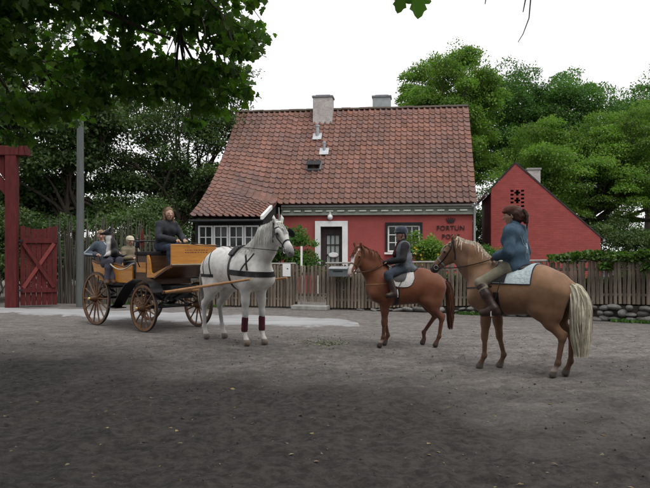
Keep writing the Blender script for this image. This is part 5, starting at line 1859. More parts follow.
# ------------------------------------------------------------------ carriage
CO = Vector((-3.76, 14.55, 0)); CR = R(-43)
car = empty('carriage', CO, CR, 'open four-wheeled yellow wooden carriage with spoked wheels behind the white horse', 'carriage')
M_YEL = mat('varnished_yellow_wood', (.58, .255, .028), .38, col2=(.40, .15, .018), scale=2.2, stretch=(1, 1, 9), bump=.15, bscale=20, spec=.5)
M_BRW = mat('dark_varnished_wood', (.085, .040, .018), .45, var=.35, scale=3, stretch=(1, 1, 6), bump=.15)
M_WHEELW = mat('varnished_wheel_wood', (.15, .075, .035), .5, var=.35, scale=5, bump=.15, rnd=.2)
M_TYRE = mat('iron_tyre', (.030, .026, .024), .6, var=.3, metal=.3, bump=.2)
M_BLACKL = mat('black_lacquer', (.010, .010, .011), .35, var=.2, bump=.05)
AX = .92; TR = .65
def wheel(x, y, D, nsp):
    w = empty('wheel', (x, y, D / 2 + .004), 0, parent=car)
    w.rotation_euler = (0, random.uniform(0, .4), 0)
    r_ = D / 2
    n = 40
    def ring(ro, ri, hw):
        m = MB(); return m.lathe([(ri, -hw), (ro, -hw), (ro, hw), (ri, hw), (ri, -hw)], n=n, axis='y')
    def ringmesh(ro, ri, hw):
        vs, fs = [], []
        for k in range(n):
            a = 2 * math.pi * k / n; c, s_ = math.cos(a), math.sin(a)
            for rr, yy in ((ri, -hw), (ro, -hw), (ro, hw), (ri, hw)): vs.append((rr * c, yy, rr * s_))
        for k in range(n):
            for j in range(4):
                fs.append((k * 4 + j, k * 4 + (j + 1) % 4, ((k + 1) % n) * 4 + (j + 1) % 4, ((k + 1) % n) * 4 + j))
        return MB().raw(vs, fs)
    ringmesh(r_, r_ - .014, .024).build('tyre', M_TYRE, w)
    ringmesh(r_ - .0145, r_ - .06, .021).build('rim', M_WHEELW, w)
    MB().lathe([(.001, -.16), (.035, -.16), (.045, -.11), (.075, -.06), (.085, 0), (.075, .06), (.05, .10), (.04, .13), (.001, .13)], n=18, axis='y').build('hub', M_BRW, w, smooth=True)
    MB().lathe([(.001, -.185), (.03, -.18), (.036, -.158), (.001, -.157)], n=14, axis='y').build('hub_cap', mat('brass', (.55, .38, .14), .35, metal=.8, var=.15, bump=0), w, smooth=True)
    sp = MB().tube([(0, 0, .07), (0, 0, r_ * .45), (0, 0, r_ - .055)], [.020, .017, .015], 6).mesh('spoke', True); sp.materials.append(M_WHEELW)
    for k in range(nsp):
        link('spoke', sp, None, w).rotation_euler = (0, 2 * math.pi * k / nsp, 0)
    return w
for y in (-TR, TR):
    wheel(-AX, y, 1.13, 14)
    wheel(AX, y, .93, 12)
MB().tube([(-AX, -TR, .569), (-AX, TR, .569)], .028, 8).build('axle', M_BLACKL, car)
MB().tube([(AX, -TR, .469), (AX, TR, .469)], .028, 8).build('axle', M_BLACKL, car)
MB().tube([(-AX, 0, .62), (-.2, 0, .70), (AX, 0, .60)], .035, 8).build('perch', M_BLACKL, car)
# leaf springs
def spring(x, y, zc):
    m = MB()
    for k, s_ in enumerate((-1, 1)):
        for j in range(3):
            L = .42 - .09 * j
            pts = [(x + L * t, y, zc + s_ * (.10 * (1 - t * t) + .010 * j)) for t in np.linspace(-1, 1, 9)]
            m.tube(pts, .018, 4, flat=.3)
    m.build('leaf_spring', M_BLACKL, car)
for y in (-.42, .42):
    spring(-AX, y, .70); spring(AX, y, .60)
m = MB()
for r_ in (.34,):
    m.tube([(AX + r_ * math.cos(a), r_ * math.sin(a), .74) for a in np.linspace(0, 2 * math.pi, 21)], .02, 6, cap=False)
m.build('turning_ring', M_BLACKL, car)
MB().box((AX, 0, .66), (.10, .95, .10), bev=.01).build('bolster', M_BLACKL, car)
MB().box((-AX, 0, .82), (.10, .95, .08), bev=.01).build('bolster', M_BLACKL, car)
# undercarriage sill and floor
MB().box((-.40, 0, .89), (1.9, .84, .07), bev=.012).build('floor', M_BLACKL, car)
MB().box((.84, 0, .84), (.95, .62, .12), bev=.012).build('front_sill', M_BLACKL, car)
# rear tub: curved side panels, back panel, bench
def side_panel(y, s_):
    prof_t = [(-1.32, 1.36), (-1.1, 1.30), (-.7, 1.285), (-.4, 1.30), (.0, 1.24), (.30, 1.30)]
    prof_b = [(-1.18, 1.02), (-.9, .95), (-.5, .93), (0, .93), (.30, .93)]
    MB().prism(prof_t + prof_b[::-1], 'y', y, y + s_ * .03).build('side_panel', M_YEL, car)
    MB().tube([(x, y + s_ * .015, z + .012) for x, z in prof_t], .022, 8).build('top_rail', M_BRW, car, smooth=True)
side_panel(-.50, -1); side_panel(.50, 1)
MB().prism([(-1.32, 1.36), (-1.29, 1.36), (-1.16, 1.0), (-1.19, 1.0)], 'y', -.498, .498).build('back_panel', M_YEL, car)
MB().box((-.95, 0, 1.17), (.46, .98, .07), bev=.02).build('rear_bench', mat('worn_seat_cushion', (.07, .065, .06), .85, var=.3, bump=.3), car)
MB().box((-.86, 0, 1.05), (.30, .9, .168)).build('bench_box', M_BRW, car)
# driver's seat box with panel, footwell and dashboard
MB().box((.62, 0, 1.20), (.56, .96, .58), bev=.012).build('seat_box', M_BRW, car)
MB().box((.58, -.492, 1.25), (.34, .02, .20), bev=.006).build('yellow_panel', M_YEL, car)
MB().box((.62, 0, 1.53), (.56, 1.02, .08), bev=.025).build('driver_cushion', M_BLACKC, car)
MB().tube([(.36, -.48, 1.50), (.32, -.46, 1.78), (.32, .46, 1.78), (.36, .48, 1.50)], .016, 8).build('seat_rail', M_BLACKL, car, smooth=True)
sidep = [(.84, 1.06), (1.08, 1.06), (1.66, 1.27), (1.66, 1.33), (1.06, 1.135), (.98, 1.16), (.93, 1.40), (.88, 1.50), (.84, 1.50)]
for y, s_ in ((-.50, -1), (.50, 1)):
    MB().prism(sidep, 'y', y, y + s_ * .03).build('footwell_side', M_YEL, car)
MB().prism([(.90, 1.07), (1.08, 1.07), (1.64, 1.275), (1.64, 1.31), (1.07, 1.105), (.90, 1.105)], 'y', -.498, .498).build('toe_board', M_BRW, car)
MB().box((1.655, 0, 1.50), (.03, 1.06, .36), bev=.006).build('dashboard', M_YEL, car)
MB().tube([(1.655, -.53, 1.69), (1.655, .53, 1.69)], .020, 8).build('dash_rail', M_YEL, car, smooth=True)
MB().prism([(1.60, 1.315), (1.68, 1.315), (1.68, 1.285), (1.10, 1.04), (1.08, 1.065)], 'y', -.535, .535).build('front_apron', M_BRW, car)
MB().box((1.69, 0, 1.325), (.02, 1.06, .022)).build('pale_moulding', mat('cream_moulding', (.42, .36, .26), .5, var=.15), car)
# small painted lines of lettering on the dash, too worn to read: thin dark strokes
m = MB()
rg = random.Random(3)
for row, z in enumerate((1.60, 1.555)):
    yy = -.22
    while yy < .30:
        w = rg.uniform(.02, .05)
        m.box((1.6715, yy + w / 2, z), (.003, w, .012)); yy += w + rg.uniform(.012, .03)
m.build('worn_lettering', M_BRW, car)
# wings (mudguards) with steps
for y, s_ in ((-.66, -1), (.66, 1)):
    top = [(1.42, .80), (1.30, .97), (1.05, 1.035), (.75, 1.03), (.45, .93), (.22, .72), (.02, .50), (-.16, .44)]
    MB().prism(top + [(x, z - .018) for x, z in top[::-1]], 'y', y - .13, y + .13).build('wing', M_BLACKL, car, smooth=True)
    MB().box((-.06, y, .425), (.30, .26, .02), bev=.004).build('step', M_BLACKL, car)
    MB().tube([(-.06, y - s_ * .10, .43), (-.10, y - s_ * .2, .70), (-.10, y - s_ * .25, .88)], .014, 6).build('step_iron', M_BLACKL, car)
# rope handrail, lantern, red pennant
MB().tube([(-.47, -.56, 1.33)] + [(-.47 + .9 * t, -.60, 1.33 - .13 * 4 * t * (1 - t)) for t in np.linspace(0.04, .96, 12)] + [(.43, -.56, 1.33)], .014, 6).build('rope', mat('pale_rope', (.42, .38, .30), .9, var=.2, scale=30, bump=.5), car, smooth=True)
ln = empty('lantern', (.60, -.60, 1.38), 0, parent=car)
MB().tube([(0, .06, -.12), (0, 0, .0), (0, 0, .26)], .012, 6).build('bracket', M_BLACKL, ln)
MB().lathe([(.025, .26), (.05, .28), (.05, .39), (.035, .42), (.04, .435), (.015, .465)], n=8).build('lamp_body', M_BLACKL, ln)
MB().box((0, -.048, .335), (.055, .012, .08)).build('lamp_glass', GLASS, ln)
# shafts at both sides of the white horse
for sg, tip in ((-1, (-1.17, 11.38, 1.10)), (1, (-.80, 11.83, 1.06))):
    hm = Matrix.Rotation(R(-46), 3, 'Z'); hw = Vector((HW[0], HW[1], 0))
    inv = Matrix.Rotation(-CR, 3, 'Z')
    a, b_ = inv @ (hw + hm @ Vector((-1.85, sg * .30, .80)) - CO), inv @ (hw + hm @ Vector((.86, sg * .385, 1.13)) - CO)
    pts = [a.lerp(b_, t) + Vector((0, 0, .05 * math.sin(math.pi * t) * 0)) for t in np.linspace(0, 1, 8)]
    MB().tube(pts, [.027, .027, .026, .026, .025, .024, .022, .018], 10).build('shaft', mat('varnished_ash_shaft', (.42, .22, .09), .4, var=.2, stretch=(1, 1, 1), bump=.1), car, smooth=True)
inv = Matrix.Rotation(-CR, 3, 'Z')
a, b_ = inv @ (hw + hm @ Vector((-1.87, -.36, .80)) - CO), inv @ (hw + hm @ Vector((-1.87, .36, .80)) - CO)
MB().tube([a, b_], .035, 8).build('splinter_bar', M_BRW, car, smooth=True)
c_ = (a + b_) / 2
for t in (.25, .75):
    p = a.lerp(b_, t)
    MB().tube([p, Vector((AX + .1, p.y * .6, .64))], .022, 6).build('shaft_iron', M_BLACKL, car)
fl = empty('red_pennant', CO + Matrix.Rotation(CR, 3, 'Z') @ Vector((.33, -.30, 1.40)), CR, 'furled dark red pennant on a thin stick beside the carriage lantern', 'pennant')
MB().tube([(0, 0, .0), (-.02, 0, .62)], .008, 6).build('stick', M_BRW, fl)
m = MB()
pts = []
m.tube([(-.012, 0, .24), (-.03, .0, .34), (-.035, .01, .46), (-.02, 0, .58), (-.02, 0, .63)], [.018, .045, .04, .022, .006], 9, flat=.5)
m.build('cloth', mat('dark_red_cloth', (.17, .025, .022), .9, var=.3, bump=.3), fl, smooth=True)

# --- driver
J = dict(pelvis=(.72, -.05, 1.68), waist=(.75, -.05, 1.83), chest=(.80, -.05, 2.00), neck=(.84, -.05, 2.185), head=(.88, -.05, 2.315),
         shL=(.82, .135, 2.10), shR=(.82, -.235, 2.10), elL=(.93, .24, 1.85), elR=(.93, -.32, 1.86), wrL=(1.20, .10, 1.80), wrR=(1.22, -.12, 1.79),
         hipL=(.76, .06, 1.66), hipR=(.76, -.16, 1.66), knL=(1.18, .12, 1.66), knR=(1.18, -.22, 1.65), anL=(1.24, .12, 1.27), anR=(1.20, -.22, 1.26),
         toL=(1.36, .13, 1.245), toR=(1.33, -.23, 1.235))
drv, JJ, hp, FB, Q = person('person', 'driver with long light brown hair in dark grey fleece on the carriage seat', CO, CR, J, 1.0, female=True, face=(1, -.22, .03), skin=(.44, .27, .20))
def fle(b):
    Q['torso'](b, .030); Q['arms'](b, .026, .93)
    b.cap(JJ['pelvis'] + Q['up'] * .03, JJ['waist'], .165, .150, .05, (.95, 1.25, 1), Q['TB'])
    b.cap(JJ['neck'] - Q['up'] * .03, JJ['neck'] + Q['up'] * .03, .078, .070, .02)
shell(drv, 'fleece_jacket', fle, mat('charcoal_fleece', (.034, .036, .042), .95, var=.35, scale=9, bump=.5), wrinkle=.010)
shell(drv, 'jeans', lambda b: Q['legs'](b, .010, 1.0), M_JEANS, wrinkle=.003)
shell(drv, 'shoes', lambda b: Q['foot'](b, .012), M_BLACKC, wrinkle=0)
def hr2(b):
    b.cap(hp(-.045, 0, .05), hp(-.025, 0, .062), .106, .100, .03, (1, .92, .95), FB)
    b.cap(hp(-.06, 0, .0), hp(-.075, 0, -.16), .085, .07, .04, (.8, 1.15, 1), FB)
    for sg in (1, -1): b.cap(hp(-.01, sg * .088, .03), hp(-.01, sg * .098, -.16), .030, .032, .03, (1, .8, 1), FB)
shell(drv, 'hair', hr2, M_LBROWNH, wrinkle=.004, freq=110)
st = []
rg = np.random.default_rng(9)
for i in range(150):
    a = R(62) + R(236) * rg.random(); L = .20 + .10 * rg.random()
    pts = [hp(-.035, .012 * rg.normal(), .162)]
    for t in np.linspace(.2, 1, 8):
        ph = min(1, t / .45) * R(95)
        rad = .112 * math.sin(ph) + (.016 * rg.random() + .012) * max(0, t - .45)
        pts.append(hp(-.035 + rad * math.cos(a), rad * .93 * math.sin(a), .052 + .110 * math.cos(ph) - L * max(0, t - .45) / .55))
    st.append(pts)
hairlocks(drv, 'hair_locks', st, M_LBROWNH, .008, .003, 8)
# driving reins from bit over the back to the driver's hands
g = [to_w for to_w in ()]
CRm = Matrix.Rotation(CR, 3, 'Z'); HWm = Matrix.Rotation(R(46), 3, 'Z')
def car_to_horse(p):
    return HWm @ (CO + CRm @ Vector(p) - Vector((HW[0], HW[1], 0)))
rein_parts(white_horse, whp, (car_to_horse(grip(J, 'L')), car_to_horse(grip(J, 'R'))), WS, M_LEATHER_B, .03, .006, mid=(.16, .16, 1.53), bvh=wb)
bpy.data.objects.remove(rp, do_unlink=True)

# --- boy with the dog on his lap
J = dict(pelvis=(-.90, -.36, 1.33), waist=(-.98, -.37, 1.45), chest=(-1.06, -.38, 1.60), neck=(-1.14, -.38, 1.77), head=(-1.18, -.39, 1.905),
         shL=(-1.12, -.20, 1.70), shR=(-1.12, -.56, 1.70), elL=(-.98, -.10, 1.50), elR=(-1.22, -.70, 1.52), wrL=(-.74, -.22, 1.53), wrR=(-.95, -.62, 1.50),
         hipL=(-.86, -.27, 1.31), hipR=(-.86, -.45, 1.31), knL=(-.48, -.36, 1.38), knR=(-.50, -.58, 1.36), anL=(-.40, -.56, .97), anR=(-.46, -.66, .96),
         toL=(-.28, -.60, .93), toR=(-.34, -.72, .92))
K = .92
boy, JJ, hp, FB, Q = person('person', 'fair-haired passenger in blue striped jacket holding a dog on the carriage rear', CO, CR, J, K, face=(1, -.55, -.05), skin=(.40, .24, .18))
M_STRJ = mat('blue_grey_jacket', (.085, .11, .135), .9, col2=(.045, .06, .08), scale=8, bump=.4)
jkb = shell(boy, 'striped_jacket', lambda b: (Q['torso'](b, .024), Q['arms'](b, .024, .95)), M_STRJ, wrinkle=.005)
jb = bvh_of(jkb.data)
for q in ('R', 'L'):
    for o_ in (-.02, .025):
        v, f = strap(jb, [JJ['sh' + q] + np.array([0, -.2, o_]), JJ['el' + q] + np.array([-.02, -.2, o_]), JJ['wr' + q] + np.array([0, -.2, o_])], .018, off=.004, th=.004)
        MB().raw(v, f).build('pale_stripe', mat('pale_blue_stripe', (.38, .42, .44), .9, var=.2), jkb)
shell(boy, 'trousers', lambda b: Q['legs'](b, .022, .95), mat('slate_trousers', (.050, .050, .070), .92, var=.3, scale=8, bump=.3), wrinkle=.004)
shell(boy, 'shoes', lambda b: Q['foot'](b, .014), M_LEATHER_BR, wrinkle=0)
shell(boy, 'hair', lambda b: (b.cap(hp(-.03, 0, .055), hp(.01, 0, .070), .104 * K, .094 * K, .03, (1, .92, .85), FB)), M_FAIRH, wrinkle=.004, freq=100)

# --- dog, black and white, sitting up on the lap
dloc = CO + CRm @ Vector((-.62, -.44, 1.44))
dog = empty('dog', dloc, R(18), 'black and white collie dog sitting upright on a lap in the carriage', 'dog')
b = Body()
b.cap((.04, 0, .10), (-.02, 0, .30), .105, .10, .05, (1, .85, 1))
b.cap((-.02, 0, .30), (-.06, 0, .40), .09, .07, .05)
b.cap((-.06, 0, .40), (-.08, 0, .50), .065, .062, .04)
b.ball((-.09, 0, .535), .066, .03)
b.cap((-.13, .0, .525), (-.235, 0, .50), .042, .026, .03)
b.ball((-.245, 0, .508), .016, .01)
for sg in (1, -1):
    b.cap((-.055, sg * .045, .58), (-.035, sg * .075, .635), .026, .012, .015)
    b.cap((-.035, sg * .075, .635), (-.055, sg * .10, .605), .013, .009, .008)
    b.cap((.05, sg * .09, .12), (-.10, sg * .11, .06), .06, .045, .03)
    b.cap((-.10, sg * .11, .06), (-.17, sg * .11, .01), .03, .025, .02)
    b.cap((-.06, sg * .065, .28), (-.10, sg * .07, .14), .042, .030, .03)
    b.cap((-.10, sg * .07, .14), (-.11, sg * .07, .01), .028, .024, .02)
    b.cap((-.11, sg * .07, .01), (-.145, sg * .07, .0), .024, .020, .02)
b.cap((.12, 0, .06), (.22, .06, .03), .03, .022, .03); b.cap((.22, .06, .03), (.30, .12, .06), .024, .012, .02)
me = b.mesh('body', .010)
co = verts_of(me)
c = np.tile([.015, .014, .015], (len(co), 1))
wh = sstep(-co[:, 0], .02, .06) * (1 - sstep(co[:, 2], .44, .48)) * sstep(co[:, 2], .02, .05)
c = mixc(c, (.55, .55, .54), wh)
c = mixc(c, (.5, .5, .49), (1 - sstep(np.abs(co[:, 1]), .012, .02)) * (co[:, 2] > .50) * (co[:, 0] < -.10) * (co[:, 0] > -.22))
c = mixc(c, (.55, .55, .54), ((np.abs(co[:, 2] - .44) < .03) * 1.0) * sstep(-co[:, 0], .0, .05))
c = mixc(c, (.008, .008, .008), (co[:, 0] < -.242) * 1.0)
set_attr(me, c)
link('body', me, M_COAT, dog, smooth=True)

# --- child in pale cap
J = dict(pelvis=(-.86, .14, 1.27), waist=(-.88, .14, 1.38), chest=(-.90, .14, 1.50), neck=(-.90, .14, 1.66), head=(-.88, .14, 1.79),
         shL=(-.90, .29, 1.60), shR=(-.90, -.01, 1.60), elL=(-.78, .36, 1.42), elR=(-.78, -.08, 1.42), wrL=(-.60, .24, 1.42), wrR=(-.60, .04, 1.42),
         hipL=(-.82, .22, 1.26), hipR=(-.82, .06, 1.26), knL=(-.48, .26, 1.28), knR=(-.48, .05, 1.28), anL=(-.42, .26, .985), anR=(-.42, .05, .985),
         toL=(-.30, .26, .965), toR=(-.30, .05, .965))
K = .84
kid, JJ, hp, FB, Q = person('person', 'small passenger in pale cap and beige jacket beside the dog in the carriage', CO, CR, J, K, face=(1, -.1, -.1), skin=(.42, .26, .20))
shell(kid, 'beige_jacket', lambda b: (Q['torso'](b, .026), Q['arms'](b, .024, .95), b.cap(JJ['neck'] - Q['up'] * .02, JJ['neck'] + Q['up'] * .02, .07, .065, .02)), mat('beige_striped_jacket', (.27, .22, .15), .9, col2=(.11, .095, .065), scale=5, stretch=(1, 1, 5), bump=.4), wrinkle=.006)
shell(kid, 'trousers', lambda b: Q['legs'](b, .014, 1.0), M_JEANS, wrinkle=.003)
shell(kid, 'shoes', lambda b: Q['foot'](b, .010), M_BLACKC, wrinkle=0)
shell(kid, 'hair', lambda b: (b.cap(hp(-.04, 0, .02), hp(-.05, 0, -.01), .092 * K, .085 * K, .03, (1, .95, 1), FB)), M_FAIRH, wrinkle=.003, freq=100)
def cap2(b):
    b.cap(hp(-.02, 0, .062), hp(.01, 0, .066), .106 * K, .102 * K, .02, (1, .94, .85), FB)
    b.cap(hp(.10, .04, .045), hp(.10, -.04, .045), .042 * K, None, .02, (1, 1, .22), FB)
shell(kid, 'pale_cap', cap2, mat('pale_straw_cap', (.52, .48, .36), .9, var=.15, scale=20, bump=.3), wrinkle=0)

# ------------------------------------------------------------------ trees and plants
M_BARK = mat('bark', (.075, .062, .050), .95, var=.4, scale=5, stretch=(3, 3, .6), bump=.8, bscale=14)
M_LEAF_BRIGHT = mat('leaf_bright', (.140, .225, .046), .6, col2=(.094, .170, .038), scale=.9, bump=0, attr='tint', transl=.38, coords='World', spec=.3)
M_LEAF_MID = mat('leaf_mid', (.080, .165, .042), .6, col2=(.056, .125, .034), scale=.8, bump=0, attr='tint', transl=.34, coords='World', spec=.3)
M_LEAF_DARK = mat('leaf_dark', (.078, .124, .046), .6, col2=(.054, .092, .036), scale=.8, bump=0, attr='tint', transl=.28, coords='World', spec=.35)
M_LEAF_MAPLE = mat('leaf_maple', (.082, .150, .028), .55, col2=(.058, .115, .024), scale=2, bump=0, attr='tint', transl=.45, coords='World', spec=.35)
M_IVY = mat('leaf_ivy', (.060, .115, .022), .55, var=.3, scale=2, bump=0, attr='tint', transl=.25, coords='World', spec=.4)

def crown_clumps(c, rx, ry, rz, n, cr, rng, flat=.55, low=-.5, inner=.25):
    """clumps spread over an ellipsoid crown: layered boughs with gaps between"""
    out = []
    tries = 0
    while len(out) < n and tries < n * 30:
        tries += 1
        d = rng.normal(size=3); d /= np.linalg.norm(d)
        if d[2] < low: continue
        r_ = inner + (1 - inner) * rng.random() ** .45
        p = np.array(c) + d * np.array([rx, ry, rz]) * r_
        q = cr * (.65 + .7 * rng.random())
        out.append((*p, q * 1.15, q * 1.15, q * flat))
    return out

def tree(name, label, base, trunk_r, fork_h, clumps, n_leaf, lsize, material, rng, stems=1, limb_n=26, up=.5, group=None, tmpl=LEAF_SIMPLE, shell=.5, lean=(0, 0), tw=.25):
    root = empty(name, base, 0, label, 'tree', group)
    b = np.array(base, float)
    cl = np.array(clumps)
    cc = cl[:, :3] - b
    m = MB()
    forks = []
    for s_ in range(stems):
        off = np.array([0, 0, 0.0]) if stems == 1 else np.array([rng.normal() * .35, rng.normal() * .25, 0])
        f = off * 2.5 + np.array([lean[0], lean[1], fork_h * (.85 + .3 * rng.random())])
        pts = curve_pts(off, f, 6, .02, rng)
        m = MB(); m.tube(pts, [trunk_r * (1.25 if i == 0 else 1 - .07 * i) / (1 if stems == 1 else 1.6) for i in range(7)], 9)
        m.build('trunk', M_BARK, root, smooth=True)
        forks.append(f)
    m = MB()
    idx = [q for q in rng.permutation(len(cl)) if cl[q, 3] < 2][:limb_n]
    for i in idx:
        f = forks[rng.integers(len(forks))]
        pts = curve_pts(f - np.array([0, 0, fork_h * .25 * rng.random()]), cc[i], 7, .045, rng, sag=-.15)
        m.tube(pts, [trunk_r * .32 * (1 - .12 * k) for k in range(8)], 6)
        for j in range(3):
            a = pts[4 + rng.integers(3)]
            e = cc[i] + rng.normal(size=3) * cl[i, 3:6] * .6
            m.tube(curve_pts(a, e, 4, .05, rng), [trunk_r * .13 * (1 - .2 * k) for k in range(5)], 4)
    m.build('limbs', M_BARK, root, smooth=True)
    p, fr, sz, ci = clump_leaves([(*c, *r_) for c, r_ in zip(cc, cl[:, 3:6])], n_leaf, lsize, up, rng, shell)
    t = tints(n_leaf, .28, .14, rng)
    g = 1 + tw * (rng.random(len(cl)) * 2 - 1)
    t *= g[ci][:, None]
    me = leaves_mesh('crown', tmpl, p, fr, sz, t)
    tag(link('crown', me, material, root), kind='stuff')
    return root

r = np.random.default_rng(11)
# behind the cottage and outbuilding
tree('broadleaf_tree', 'rounded bright green tree rising behind the cottage ridge', (7.2, 39, 0), .28, 4.5,
     crown_clumps((7.1, 39, 8.9), 3.0, 2.9, 4.3, 120, .55, r, .8, -.9) + [(7.1, 39, 8.8, 2.5, 2.4, 3.6)] , 82000, .135, M_LEAF_BRIGHT, r, limb_n=30)
tree('ash_tree', 'taller darker green tree with loose crown between the cottage and outbuilding', (13.0, 43, 0), .32, 5,
     crown_clumps((11.2, 43, 10.2), 2.2, 2.4, 3.2, 48, .66, r, .8, -.8) + crown_clumps((14.8, 43, 9.9), 2.8, 2.6, 2.9, 60, .7, r, .75, -.8) + crown_clumps((12.6, 43, 6.5), 4.2, 2.6, 3.2, 46, .9, r, .75, -.9) + [(11.4, 43, 9.8, 2.1, 2.0, 2.8), (14.8, 43, 9.5, 2.4, 2.2, 2.5), (12.9, 43, 7.0, 4.2, 2.2, 3.2)],
     90000, .14, M_LEAF_MID, r, limb_n=34)
tree('oak_tree', 'broad fresh green oak with layered boughs over the red brick gable', (13.6, 35.5, 0), .4, 3.2,
     crown_clumps((12.2, 35.5, 5.6), 3.9, 3.0, 2.7, 105, .60, r, .60, -.7) + crown_clumps((16.6, 35.5, 6.2), 3.9, 3.0, 2.9, 115, .60, r, .60, -.7) + crown_clumps((14, 33.6, 3.6), 5.0, 1.4, 1.8, 50, .6, r, .6, -.6) + [(12.2, 35.8, 5.4, 3.3, 2.5, 2.2), (16.6, 35.8, 6.0, 3.4, 2.5, 2.5), (14.2, 36, 4.0, 5.2, 2.1, 2.0)],
     160000, .115, M_LEAF_BRIGHT, r, limb_n=44, up=.6, tw=.35)
tree('oak_tree', 'tall tree with pale tip standing farthest behind the broad oak', (21.6, 46, 0), .32, 5,
     crown_clumps((22.2, 46, 8.4), 3.0, 2.6, 4.6, 70, .75, r, .7, -.9) + [(21.4, 46, 8.6, 2.8, 2.2, 4.0), (18.0, 46, 7.6, 2.2, 1.9, 3.4)], 64000, .16, M_LEAF_MID, r, limb_n=24)
# dense undergrowth below the right-hand trees
tree('elder_bush', 'dark green shrubby thicket low behind the outbuilding', (14, 31.8, 0), .10, .8,
     crown_clumps((13.4, 32.2, 1.4), 2.6, 1.0, 1.5, 26, .6, r, .8, -.6), 20000, .12, M_LEAF_DARK, r, stems=3, limb_n=12)
tree('elder_bush', 'dark green shrubby thicket farther along the right-hand fence', (18.4, 30.5, 0), .10, .8,
     crown_clumps((17.6, 30.8, 1.5), 2.6, 1.0, 1.6, 26, .6, r, .8, -.6), 20000, .12, M_LEAF_DARK, r, stems=3, limb_n=12)
tree('lilac_bush', 'dark bush in the gap between cottage and outbuilding', (7.4, 33.6, 0), .08, .8,
     crown_clumps((7.3, 33.6, 2.2), 1.3, .8, 2.3, 30, .5, r, .8, -.9), 14000, .11, M_LEAF_DARK, r, stems=3, limb_n=12)
# left: dark trees behind the palisade and beside the cottage
tree('lime_tree', 'dark many-stemmed tree with sky gaps left of the cottage roof', (-6.3, 29, 0), .20, 3.6,
     crown_clumps((-7.0, 29, 6.2), 3.1, 2.0, 4.0, 70, .72, r, .7, -.9) + crown_clumps((-4.3, 30.5, 8.0), 1.2, 1.2, 1.9, 12, .6, r, .7, -.9) + crown_clumps((-6.8, 30, 3.0), 3.0, 1.2, 2.2, 34, .7, r, .8, -.9), 70000, .115, M_LEAF_DARK, r, stems=5, limb_n=46, shell=.2)
tree('lime_tree', 'dark leafy tree rising behind the palisade and grey pole', (-10.6, 27, 0), .22, 3.4,
     crown_clumps((-10.8, 27, 6.4), 3.0, 2.0, 4.4, 58, .75, r, .7, -.9) + crown_clumps((-10.4, 28, 3.0), 3.0, 1.2, 2.2, 34, .7, r, .8, -.9), 64000, .15, M_LEAF_DARK, r, stems=2, limb_n=34, shell=.2)
tree('lime_tree', 'dark leafy tree behind the red gateway', (-14.2, 25, 0), .22, 3.4,
     crown_clumps((-14.0, 25, 5.6), 3.2, 2.0, 4.8, 60, .8, r, .7, -.9), 42000, .15, M_LEAF_DARK, r, stems=2, limb_n=34, shell=.2)
for (x, y, w, h, lab) in ((-9.2, 22.4, 1.6, 2.6, 'dark shrub behind the red gate leaf and palisade'), (-6.4, 22.2, 1.6, 2.5, 'dark shrub behind the palisade at the grey pole'), (-5.9, 24.4, 1.15, 3.0, 'dark shrub between the palisade and the cottage annex'), (-10.3, 21.4, 1.3, 2.8, 'dark shrub seen through the opening of the red gateway')):
    tree('shrub', lab, (x, y, 0), .06, .5, crown_clumps((x, y, h * .55), w, .8, h * .5, 26, .45, r, .85, -.8), 15000, .10, M_LEAF_DARK, r, stems=4, limb_n=14, shell=.3)
far = []
for i in range(26):
    a = -.62 + 1.24 * i / 25
    hh = 6.0 if a < -.06 else 2.6
    far += crown_clumps((math.tan(a) * 75, 75 + r.normal() * 3, hh), 3.4, 1.5, hh + r.random(), 9 if hh < 3 else 20, 1.4, r, .8, -.9)
p, fr, sz, ci = clump_leaves(far, 60000, .26, .5, r, .5)
tag(link('distant_wood', leaves_mesh('distant_wood', LEAF_SIMPLE, p, fr, sz, tints(60000, .3, .1, r)), M_LEAF_DARK), 'dark belt of distant woodland closing the view', None, kind='stuff')

# unseen trees behind the camera, added to darken surfaces that face it
back = []
for i in range(30):
    a = i / 29
    back += crown_clumps((-34 + 68 * a, -8.5 - 3 * r.random() - 4 * abs(a - .5), 6.8), 3.2, 2.2, 6.4, 12, 1.9, r, .8, -.9)
p, fr, sz, ci = clump_leaves(back, 38000, .62, .4, r, .4)
tag(link('unseen_shade_trees', leaves_mesh('unseen_shade_trees', LEAF_SIMPLE, p, fr, sz, tints(38000, .3, .1, r)), M_LEAF_DARK), 'unseen belt of trees behind the camera, added to block sky light', None, kind='stuff')

